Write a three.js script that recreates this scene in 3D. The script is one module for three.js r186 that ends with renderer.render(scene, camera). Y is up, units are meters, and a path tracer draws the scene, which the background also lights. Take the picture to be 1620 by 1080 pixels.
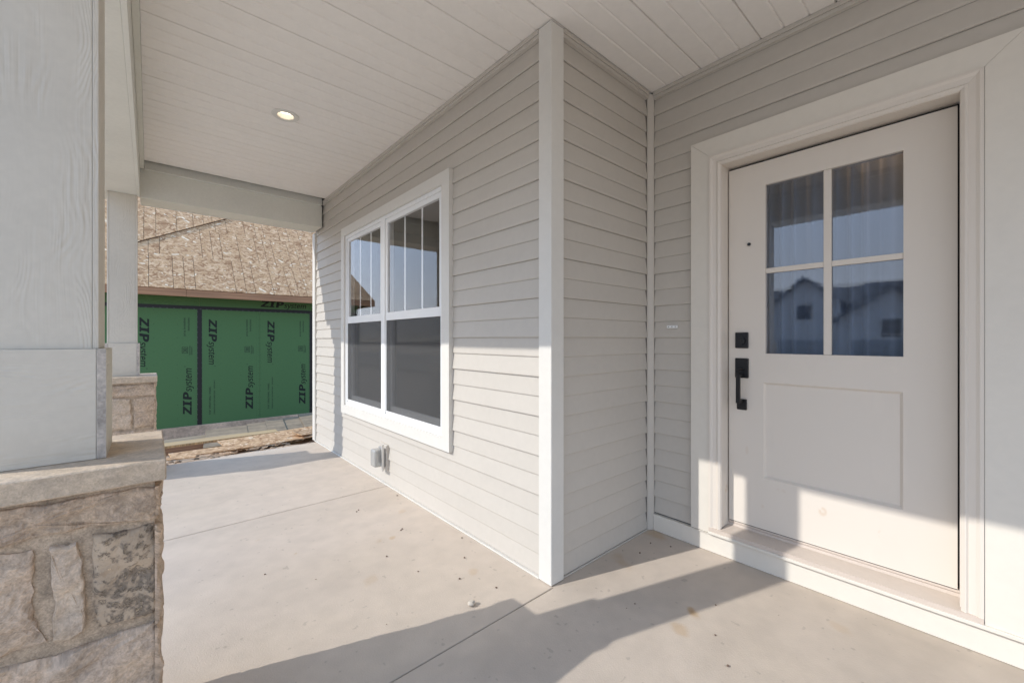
import * as THREE from 'three';
import { mergeGeometries, toCreasedNormals } from 'three/addons/utils/BufferGeometryUtils.js';
import { RoundedBoxGeometry } from 'three/addons/geometries/RoundedBoxGeometry.js';

// ---------------------------------------------------------------- camera, sky, sun, exposure
// y = 0 is the porch floor; +x goes into the house, -z runs along the porch toward the neighbouring house
const scene = new THREE.Scene();
const camera = new THREE.PerspectiveCamera(2 * Math.atan(540 / 652.1) * 180 / Math.PI, 1.5, 0.05, 900);
camera.position.set(0, 1.22, 0);
camera.rotation.set(0, -41.376 * Math.PI / 180, 0);
camera.setViewOffset(1620, 1080, 0, 3.55, 1620, 1080);
scene.add(camera);

const renderer = new THREE.WebGLRenderer();
renderer.toneMapping = THREE.LinearToneMapping;
renderer.toneMappingExposure = 1.65;
renderer.shadowMap.enabled = true;

const SUN_EL = 34.3 * Math.PI / 180, SUN_AZ = 18.5 * Math.PI / 180;
const toSun = new THREE.Vector3(-Math.cos(SUN_AZ) * Math.cos(SUN_EL), Math.sin(SUN_EL), -Math.sin(SUN_AZ) * Math.cos(SUN_EL));
{
  const W = 1024, H = 512, d = new Float32Array(W * H * 4), v = new THREE.Vector3();
  for (let j = 0; j < H; j++) for (let i = 0; i < W; i++) {
    const el = ((j + 0.5) / H - 0.5) * Math.PI, az = ((i + 0.5) / W - 0.5) * 2 * Math.PI;
    v.set(Math.cos(el) * Math.cos(az), Math.sin(el), Math.cos(el) * Math.sin(az));
    const h = Math.max(0, v.y), k = Math.pow(h, 0.30), c = Math.max(0, v.dot(toSun));
    const glow = 0.35 * Math.pow(c, 24) + 0.05 * Math.pow(c, 4);
    const o = (j * W + i) * 4;
    d[o] = 1.24 * (1 - k) + 0.29 * k + glow;
    d[o + 1] = 1.16 * (1 - k) + 0.55 * k + glow * 0.96;
    d[o + 2] = 1.00 * (1 - k) + 1.01 * k + glow * 0.88;
    d[o + 3] = 1;
  }
  const t = new THREE.DataTexture(d, W, H, THREE.RGBAFormat, THREE.FloatType);
  t.mapping = THREE.EquirectangularReflectionMapping; t.magFilter = THREE.LinearFilter; t.needsUpdate = true;
  scene.background = t; scene.environment = t;
}
const sun = new THREE.DirectionalLight(new THREE.Color().setRGB(1, 0.972, 0.925), 2.0);
sun.name = 'sun'; sun.position.copy(toSun).multiplyScalar(40); sun.castShadow = true; sun.shadow.radius = 1;
sun.shadow.mapSize.set(4096, 4096);
Object.assign(sun.shadow.camera, { left: -30, right: 30, top: 30, bottom: -30, near: 1, far: 110 });
scene.add(sun, sun.target);

// ---------------------------------------------------------------- helpers
let seed = 7;
const rnd = () => { seed = (seed * 1664525 + 1013904223) >>> 0; return seed / 4294967296; };
const rr = (a, b) => a + (b - a) * rnd();
const used = {};
const numbered = (n) => { const k = used[n] = (used[n] ?? -1) + 1; return k ? n + '_' + String(k).padStart(3, '0') : n; };
const at = new WeakMap();                                             // world position of every part's origin
function thing(name, label, category, group) {
  const o = new THREE.Group(); o.name = numbered(name); o.userData = { label, category };
  if (group) o.userData.group = group;
  at.set(o, new THREE.Vector3()); scene.add(o); return o;
}
function part(name, geo, mat, parent, label) {                         // geo in world metres; the part's origin goes to its middle
  geo.computeBoundingBox();
  const c = geo.boundingBox.getCenter(new THREE.Vector3());
  geo.translate(-c.x, -c.y, -c.z);
  const m = new THREE.Mesh(geo, mat); m.name = name;
  m.position.copy(c).sub(at.get(parent) ?? new THREE.Vector3()); at.set(m, c);
  if (label) m.userData.label = label;
  parent.add(m); return m;
}
function finish(g) {                                                   // moves a group's origin to its base
  const b = new THREE.Box3();
  g.updateMatrixWorld(true); b.setFromObject(g);
  const p = new THREE.Vector3((b.min.x + b.max.x) / 2, b.min.y, (b.min.z + b.max.z) / 2);
  g.position.add(p); for (const c of g.children) c.position.sub(p);
  return g;
}
function single(name, geo, mat, label, category, group) {
  const m = part(numbered(name), geo, mat, scene); m.userData = { label, category }; if (group) m.userData.group = group; return m;
}
function structure(name, geo, mat) { const m = part(numbered(name), geo, mat, scene); m.userData = { kind: 'structure' }; return m; }

// non-indexed geometry from a list of polygons (arrays of [x,y,z]); flat normals, uv in metres by the dominant axis
function polys(list, uvTurn) {
  const p = [];
  for (const f of list) for (let i = 1; i < f.length - 1; i++) p.push(...f[0], ...f[i], ...f[i + 1]);
  const g = new THREE.BufferGeometry(); g.setAttribute('position', new THREE.Float32BufferAttribute(p, 3));
  g.computeVertexNormals(); return metreUV(g, uvTurn);
}
function metreUV(g, turn) {
  const P = g.attributes.position, N = g.attributes.normal, uv = new Float32Array(P.count * 2);
  for (let i = 0; i < P.count; i++) {
    const x = P.getX(i), y = P.getY(i), z = P.getZ(i), a = Math.abs(N.getX(i)), b = Math.abs(N.getY(i)), c = Math.abs(N.getZ(i));
    let u, v;
    if (b >= a && b >= c) { u = x; v = z; } else if (a >= c) { u = z; v = y; } else { u = x; v = y; }
    if (turn) [u, v] = [v, u];
    uv[2 * i] = u; uv[2 * i + 1] = v;
  }
  g.setAttribute('uv', new THREE.BufferAttribute(uv, 2)); return g;
}
// box with chamfered edges
function box(x0, x1, y0, y1, z0, z1, c = 0, turn = false) {
  const X = [x0, x1], Y = [y0, y1], Z = [z0, z1], S = [-1, 1], L = [];
  const V = (i, j, k, ax) => [X[i] - S[i] * (ax === 0 ? 0 : c), Y[j] - S[j] * (ax === 1 ? 0 : c), Z[k] - S[k] * (ax === 2 ? 0 : c)];
  const push = (q, out) => {
    const a = q[0], b = q[1], d = q[2], n = [(b[1] - a[1]) * (d[2] - a[2]) - (b[2] - a[2]) * (d[1] - a[1]), (b[2] - a[2]) * (d[0] - a[0]) - (b[0] - a[0]) * (d[2] - a[2]), (b[0] - a[0]) * (d[1] - a[1]) - (b[1] - a[1]) * (d[0] - a[0])];
    L.push(n[0] * out[0] + n[1] * out[1] + n[2] * out[2] < 0 ? q.slice().reverse() : q);
  };
  for (const i of [0, 1]) {
    push([V(i, 0, 0, 0), V(i, 1, 0, 0), V(i, 1, 1, 0), V(i, 0, 1, 0)], [S[i], 0, 0]);
    push([V(0, i, 0, 1), V(1, i, 0, 1), V(1, i, 1, 1), V(0, i, 1, 1)], [0, S[i], 0]);
    push([V(0, 0, i, 2), V(1, 0, i, 2), V(1, 1, i, 2), V(0, 1, i, 2)], [0, 0, S[i]]);
  }
  if (c > 0) for (const i of [0, 1]) for (const j of [0, 1]) {
    push([V(i, j, 0, 0), V(i, j, 1, 0), V(i, j, 1, 1), V(i, j, 0, 1)], [S[i], S[j], 0]);
    push([V(i, 0, j, 0), V(i, 1, j, 0), V(i, 1, j, 2), V(i, 0, j, 2)], [S[i], 0, S[j]]);
    push([V(0, i, j, 1), V(1, i, j, 1), V(1, i, j, 2), V(0, i, j, 2)], [0, S[i], S[j]]);
    for (const k of [0, 1]) push([V(i, j, k, 0), V(i, j, k, 1), V(i, j, k, 2)], [S[i], S[j], S[k]]);
  }
  return polys(L, turn);
}
// extrude a closed 2D profile [[a,b],..] along an axis; map(a,b,t) -> [x,y,z]
function sweep(profile, t0, t1, map, turn, inset) {
  const L = [], n = profile.length;
  const A = profile.map(([a, b]) => map(a, b, typeof t0 === 'function' ? t0(a, b) : t0)), B = profile.map(([a, b]) => map(a, b, typeof t1 === 'function' ? t1(a, b) : t1));
  for (let i = 0; i < n; i++) { const j = (i + 1) % n; L.push([A[i], A[j], B[j], B[i]]); }
  const tri = THREE.ShapeUtils.triangulateShape(profile.map(([a, b]) => new THREE.Vector2(a, b)), []);
  for (const t of tri) { L.push(t.map((i) => A[i]).reverse()); L.push(t.map((i) => B[i])); }
  return polys(L, turn);
}

// ---------------------------------------------------------------- textures
function lattice(px, py, s) {
  const a = new Float32Array(px * py); let q = (s * 2654435761) >>> 0;
  for (let i = 0; i < a.length; i++) { q = (Math.imul(q, 1664525) + 1013904223) >>> 0; a[i] = (q >>> 8) / 16777216; }
  return (x, y) => {
    let xi = Math.floor(x), yi = Math.floor(y), fx = x - xi, fy = y - yi; fx = fx * fx * (3 - 2 * fx); fy = fy * fy * (3 - 2 * fy);
    xi = ((xi % px) + px) % px; yi = ((yi % py) + py) % py; const x1 = (xi + 1) % px, y1 = (yi + 1) % py;
    const u = a[yi * px + xi] + (a[yi * px + x1] - a[yi * px + xi]) * fx, v = a[y1 * px + xi] + (a[y1 * px + x1] - a[y1 * px + xi]) * fx;
    return u + (v - u) * fy;
  };
}
function fbm(cx, cy, oct, s, gain = 0.5) {                             // tileable over [0,1)^2, result about 0..1
  const L = []; let amp = 1, sum = 0;
  for (let o = 0; o < oct; o++) { L.push([lattice(cx << o, cy << o, s + o * 17 + 1), amp, cx << o, cy << o]); sum += amp; amp *= gain; }
  return (u, v) => { let r = 0; for (const [f, a, p, q] of L) r += a * f(u * p, v * q); return r / sum; };
}
function tex(w, h, fn, srgb, repeatMetresX = 1, repeatMetresY = repeatMetresX) {
  const d = new Uint8Array(w * h * 4), out = [0, 0, 0];
  for (let j = 0; j < h; j++) for (let i = 0; i < w; i++) {
    fn((i + 0.5) / w, (j + 0.5) / h, out); const o = (j * w + i) * 4;
    d[o] = Math.max(0, Math.min(255, out[0] * 255)); d[o + 1] = Math.max(0, Math.min(255, out[1] * 255)); d[o + 2] = Math.max(0, Math.min(255, out[2] * 255)); d[o + 3] = 255;
  }
  const t = new THREE.DataTexture(d, w, h, THREE.RGBAFormat); t.wrapS = t.wrapT = THREE.RepeatWrapping; t.magFilter = THREE.LinearFilter; t.minFilter = THREE.LinearMipmapLinearFilter; t.generateMipmaps = true;
  if (srgb) t.colorSpace = THREE.SRGBColorSpace;
  t.repeat.set(1 / repeatMetresX, 1 / repeatMetresY); t.needsUpdate = true; return t;
}
function canvasTex(w, h, draw, mx, my) {
  const c = document.createElement('canvas'); c.width = w; c.height = h; draw(c.getContext('2d'), w, h);
  const t = new THREE.CanvasTexture(c); t.colorSpace = THREE.SRGBColorSpace; t.wrapS = t.wrapT = THREE.RepeatWrapping;
  if (mx) t.repeat.set(1 / mx, 1 / my); return t;
}
const grey = (f) => (u, v, o) => { o[0] = o[1] = o[2] = f(u, v); };
const clamp = (x, a = 0, b = 1) => Math.max(a, Math.min(b, x));
const step = (a, b, x) => { x = clamp((x - a) / (b - a)); return x * x * (3 - 2 * x); };
const mat = (o) => new THREE.MeshStandardMaterial({ roughness: 0.6, ...o });
const lin = (r, g, b) => new THREE.Color().setRGB(r, g, b);

// vinyl: faint mottling and the slow waviness of thin sheet
const fA = fbm(4, 4, 5, 3), fB = fbm(3, 3, 3, 11), fine = fbm(64, 64, 3, 5), fineB = fbm(128, 128, 2, 9);
const faint = tex(512, 512, grey((u, v) => 0.955 + 0.03 * (fA(u, v) - 0.5) + 0.02 * (fine(u, v) - 0.5)), true, 1.7);
const grainEmboss = fbm(2, 48, 4, 21), warpE = fbm(3, 3, 3, 23);
const vinylBump = tex(512, 512, grey((u, v) => 0.5 + 0.75 * (fB(u, v) - 0.5) + 0.05 * (grainEmboss(u, v) - 0.5)), false, 1.3, 0.9);
// cedar emboss on painted boards: u across the grain, v along it
const cedarA = fbm(40, 3, 3, 31, 0.6), cedarW = fbm(3, 2, 3, 33), cedarM = fbm(5, 3, 3, 35);
const cedarBump = tex(1024, 1024, grey((u, v) => {
  const w = cedarW(u, v) - 0.5, a = cedarA(u + 0.06 * w, v), r = 0.5 + 0.5 * Math.sin((u * 30 + w * 17) * 2 * Math.PI);
  return 0.5 + (0.55 * (a - 0.5) + 0.16 * (r - 0.5)) * (0.1 + 2.2 * step(0.35, 0.75, cedarM(u, v)));
}), false, 0.42, 0.8);
const paintMap = tex(512, 512, (u, v, o) => { const k = 0.94 + 0.05 * (fA(u, v) - 0.5) + 0.03 * (fine(u, v) - 0.5); o[0] = k; o[1] = k; o[2] = k * 0.996; }, true, 0.9);
const sand = tex(512, 512, grey((u, v) => 0.25 + 0.35 * fine(u, v) + 0.4 * fineB(u, v)), false, 0.22);
const smoothSpeck = tex(256, 256, grey((u, v) => fineB(u, v)), false, 0.12);

const dSm = fbm(12, 24, 4, 111);
const doorMap = tex(512, 1024, (u, v, o) => {                           // u = z + 1, v = y / 2.5: scuffs and a brown smudge near the bottom
  let k = 0.95 + 0.012 * (fA(u, v) - 0.5), b = 1; const z = u - 1, y = v * 2.5;
  for (const [sz, sy, w, h, a] of [[-0.515, 0.365, 0.022, 0.028, 1], [-0.36, 0.27, 0.03, 0.015, 0.6], [-0.79, 0.31, 0.02, 0.012, 0.5], [-0.30, 0.33, 0.012, 0.02, 0.5], [-0.68, 0.42, 0.05, 0.01, 0.35], [-0.86, 0.60, 0.01, 0.03, 0.4]]) {
    const d = Math.hypot((z - sz) / w, (y - sy) / h); if (d < 1) { const e = a * step(0.45, 0.62, dSm(u * 3, v * 3)) * step(1, 0.5, d); k *= 1 - 0.035 * e; b *= 1 - 0.07 * e; }
  }
  o[0] = k; o[1] = k * (0.5 + 0.5 * b); o[2] = k * b;
}, true, 1, 2.5);

// broom-finished concrete, one map over the whole porch (6 m x 6 m)
const cBig = fbm(5, 5, 5, 41), cStreak = fbm(6, 30, 4, 43), cSpot = fbm(90, 90, 3, 47), cWarm = fbm(3, 4, 4, 49), cPit = fbm(220, 220, 2, 51);
const stains = [[1.05, -2.40, 0.05, 1], [1.12, -2.38, 0.03, 0.8], [0.63, -2.58, 0.022, 1], [1.817, -0.834, 0.045, 1.1], [1.676, -0.836, 0.05, 0.8], [1.83, -0.86, 0.03, 1.1], [1.98, -1.33, 0.09, 0.7], [0.85, -2.05, 0.05, 0.4], [0.5, -2.9, 0.06, 0.5], [1.28, -1.75, 0.04, 0.5], [2.2, -0.4, 0.05, 0.4], [1.5, -0.35, 0.05, 0.5], [2.36, -1.33, 0.11, 0.9], [1.35, -2.7, 0.05, 0.45]];
const concreteMap = tex(2048, 2048, (u, v, o) => {
  const x = u * 6 - 1, z = v * 6 - 6;
  const streak = cStreak(u, v) - 0.5, big = cBig(u, v) - 0.5, warm = cWarm(u, v);
  let k = 0.73 + 0.06 * big + 0.05 * streak + 0.05 * (cSpot(u, v) - 0.5);
  if (cPit(u, v) > 0.86) k -= 0.06;
  let r = k * 1.035, g = k * (0.958 - 0.016 * (warm - 0.5)), b = k * (0.868 - 0.07 * (warm - 0.5));
  for (const [sx, sz, sr, sa] of stains) {
    const dx = x - sx, dz = z - sz, dd = Math.hypot(dx * 1.3 + 0.5 * dz, dz);
    if (dd < sr * 1.6) { const e = sa * step(0.15, 0.5, cBig(u * 7 + sx, v * 7 + sz) * 1.1 + cSpot(u, v) * 0.5 - 0.35 - 0.42 * dd / sr); r *= 1 - 0.05 * e; g *= 1 - 0.10 * e; b *= 1 - 0.17 * e; }
  }
  o[0] = r; o[1] = g; o[2] = b;
}, true, 6);
concreteMap.wrapS = concreteMap.wrapT = THREE.RepeatWrapping;
concreteMap.offset.set(1 / 6, 0);
const concreteBump = tex(512, 512, grey((u, v) => 0.5 * cStreak(u, v) + 0.5 * fineB(u, v)), false, 0.45, 0.45);

// stone
const st1 = fbm(6, 6, 6, 61, 0.55), st2 = fbm(3, 9, 5, 63, 0.55), st3 = fbm(40, 40, 3, 65), st4 = fbm(9, 9, 4, 67, 0.65);
const stoneTex = (r, g, b, con) => tex(1024, 1024, (u, v, o) => {
  const k = 1 + con * ((st2(u, v) - 0.5) * 0.9 + (st1(u, v) - 0.5) * 0.7 + (st3(u, v) - 0.5) * 1.0 + (fineB(u, v) - 0.5) * 0.5), w = (st4(u, v) - 0.5) * con;
  const fleck = 1 + 0.05 * (fineB(u, v) - 0.5);
  o[0] = r * k * fleck; o[1] = g * (k + 0.10 * w) * fleck; o[2] = b * (k + 0.35 * w) * fleck;
}, true, 0.34);
const stoneBump = tex(1024, 1024, grey((u, v) => 0.45 * st2(u, v) + 0.35 * st1(u, v) + 0.2 * st3(u, v)), false, 0.34);
const darkStone = tex(1024, 1024, (u, v, o) => {
  const m = step(0.44, 0.60, st4(u, v) * 0.4 + st1(u * 2, v * 2) * 0.2 + st3(u, v) * 0.4), f = fineB(u, v), sp = st3(u, v);
  let r = 0.70, g = 0.62, b = 0.53; const k = 1 + 0.3 * (st1(u, v) - 0.5);
  r = (r * (1 - m) + 0.52 * m) * k; g = (g * (1 - m) + 0.465 * m) * k; b = (b * (1 - m) + 0.405 * m) * k;
  if (f * 0.5 + sp * 0.5 > 0.62 && m > 0.3) { r *= 0.80; g *= 0.79; b *= 0.77; } if (sp > 0.74) { r *= 1.25; g *= 1.24; b *= 1.2; }
  o[0] = r; o[1] = g; o[2] = b;
}, true, 0.30);

// oriented strand board: overlapping flakes
const osbMap = canvasTex(1024, 1024, (g, w, h) => {
  g.fillStyle = 'rgb(188,148,108)'; g.fillRect(0, 0, w, h);
  for (let i = 0; i < 5200; i++) {
    const x = rnd() * w, y = rnd() * h, L = 22 + rnd() * 56, q = 7 + rnd() * 16, a = (rnd() - 0.5) * 2.6, t = rnd();
    const c = t < 0.03 ? [236, 214, 182] : t < 0.22 ? [150, 110, 74] : t < 0.6 ? [190, 150, 108] : t < 0.85 ? [208, 170, 130] : [170, 130, 92];
    const j = (rnd() - 0.5) * 16;
    g.fillStyle = `rgba(${c[0] + j | 0},${c[1] + j | 0},${c[2] + j | 0},0.85)`;
    for (const ox of [0, x > w / 2 ? -w : w]) for (const oy of [0, y > h / 2 ? -h : h]) {
      g.save(); g.translate(x + ox, y + oy); g.rotate(a); g.beginPath(); g.moveTo(-L / 2, -q / 2); g.lineTo(L / 2, -q * 0.3); g.lineTo(L / 2 - 4, q / 2); g.lineTo(-L / 2 + 3, q * 0.45); g.closePath(); g.fill(); g.restore();
    }
  }
}, 2.6, 2.6);

// printed green sheathing, 1.219 m x 2.743 m
function zipWord(g, x, y, turn, size) {                                 // baseline starts at x, y; turned by turn radians
  g.save(); g.translate(x, y); g.rotate(turn);
  g.fillStyle = 'rgb(17,24,19)';
  g.save(); g.transform(1.0, 0, -0.2, 1, 0, 0); g.font = `bold ${size}px sans-serif`; g.save(); g.scale(1.6, 1); g.fillText('ZIP', 0, 0); g.lineWidth = size * 0.03; g.strokeStyle = 'rgb(17,24,19)'; g.strokeText('ZIP', 0, 0); g.restore();
  const w = g.measureText('ZIP').width * 1.6; g.font = `${size * 0.80}px sans-serif`; g.fillText('system', w + size * 0.02, 0); g.lineWidth = size * 0.022; g.strokeText('system', w + size * 0.02, 0);
  const w2 = g.measureText('system').width; g.font = `${size * 0.16}px sans-serif`; g.fillText('®', w + w2 + size * 0.05, -size * 0.5); g.restore(); g.restore();
  return 0;
}
const zMott = fbm(4, 4, 4, 71);
function green(g, w, h) {
  g.fillStyle = 'rgb(74,112,68)'; g.fillRect(0, 0, w, h);
  for (let i = 0; i < 5200; i++) { const a = rnd(), L = 6 + rnd() * 22; g.fillStyle = a < 0.5 ? 'rgba(58,94,54,0.14)' : 'rgba(92,130,80,0.12)'; g.save(); g.translate(rnd() * w, rnd() * h); g.rotate((rnd() - 0.5) * 1.6); g.fillRect(0, 0, L, 2 + rnd() * 5); g.restore(); }
}
const sheathMap = canvasTex(912, 2048, (g, w, h) => {                    // 748 px per metre
  const M = 748, Y = (y) => (1.97 - y) * h / 2.753, X = (x) => (x - 0.885) * M;
  green(g, w, h);
  zipWord(g, X(1.06), Y(1.70), Math.PI / 2, 0.215 * M);
  zipWord(g, X(1.955), Y(-0.53), -Math.PI / 2, 0.215 * M);
  g.fillStyle = 'rgb(24,34,26)'; g.strokeStyle = 'rgb(24,34,26)';
  // square icon with the number and two small lines beside it
  g.save(); g.translate(X(1.83), Y(0.97)); g.rotate(-Math.PI / 2); g.lineWidth = 7; g.strokeRect(-0.07 * M, -0.045 * M, 0.135 * M, 0.10 * M); g.font = `bold ${0.09 * M}px sans-serif`; g.fillText('30', -0.054 * M, 0.038 * M);
  g.font = `bold ${0.034 * M}px sans-serif`; g.fillText('YEAR SYSTEM', -0.12 * M, 0.105 * M); g.fillText('WARRANTY', -0.11 * M, 0.14 * M); g.restore();
  g.save(); g.translate(X(1.845), Y(1.29)); g.rotate(-Math.PI / 2); g.font = `bold ${0.052 * M}px sans-serif`; g.fillText('Just tap. See installation', 0, 0, 0.42 * M); g.fillText('instructions', 0.12 * M, 0.075 * M); g.restore();
  g.save(); g.translate(X(1.10), Y(-0.57)); g.rotate(-Math.PI / 2); g.font = `bold ${0.052 * M}px sans-serif`; g.fillText('7/16" STRUCTURAL 1 PANEL', 0, 0, 0.66 * M); g.font = `bold ${0.036 * M}px sans-serif`; g.fillText('STRENGTH AXIS THIS DIRECTION  •  EXPOSURE 1', 0, 0.08 * M, 0.82 * M); g.restore();
  // staple rows every 0.406 m
  g.fillStyle = 'rgba(22,40,26,0.9)';
  for (const sx of [0.02, 0.406, 0.812, 1.195]) for (let y = 0.1; y < 2.7; y += sx < 0.1 || sx > 1.1 ? 0.15 : 0.305) g.fillRect(sx * M - 5 + rnd() * 3, y * M, 11, 5);
  g.fillStyle = 'rgba(24,44,28,0.8)'; for (let y = 0.06; y < 2.7; y += 0.055) g.fillRect(1.15 * M, y * M, 4, 9);
});
const bandMap = canvasTex(2048, 512, (g, w, h) => { const M = w / 2.4384; green(g, w, h); zipWord(g, 1.235 * M, h - 0.075 * M, 0, 0.215 * M); g.fillStyle = 'rgba(22,40,26,0.9)'; for (let x = 0.1; x < 2.4; x += 0.3) g.fillRect(x * M, h - 0.03 * M, 5, 9); });
const tapeMap = canvasTex(128, 512, (g, w, h) => { g.fillStyle = 'rgb(24,24,27)'; g.fillRect(0, 0, w, h); g.fillStyle = 'rgb(92,92,100)'; for (let y = 40; y < h; y += 170) { g.save(); g.translate(w * 0.42 + rnd() * 18, y + 70); g.rotate(-Math.PI / 2); g.font = 'bold italic 34px sans-serif'; g.fillText('ZIP', 0, 0); g.restore(); } }, 0.09, 0.36);

// lumber and soil
const wdA = fbm(30, 2, 4, 81), wdW = fbm(3, 2, 3, 83);
const woodTex = (r, g, b) => tex(512, 1024, (u, v, o) => { const k = 0.86 + 0.34 * (wdA(u + 0.05 * wdW(u, v), v) - 0.5) + 0.2 * (wdW(u, v) - 0.5); o[0] = r * k; o[1] = g * k; o[2] = b * k * (1 - 0.06 * wdW(v, u)); }, true, 0.3, 1.6);
const dirtA = fbm(8, 8, 6, 91, 0.6), dirtB = fbm(50, 50, 3, 93);
const dirtMap = tex(1024, 1024, (u, v, o) => { const k = 0.70 + 0.30 * (dirtA(u, v) - 0.5) + 0.22 * (dirtB(u, v) - 0.5), p = dirtB(v, u) > 0.72 ? 1.18 : 1; o[0] = k * 1.02 * p; o[1] = k * 0.86 * p; o[2] = k * 0.70 * p; }, true, 3.1);
const dirtBump = tex(512, 512, grey((u, v) => 0.5 * dirtA(u, v) + 0.5 * dirtB(u, v)), false, 1.1);

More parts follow.
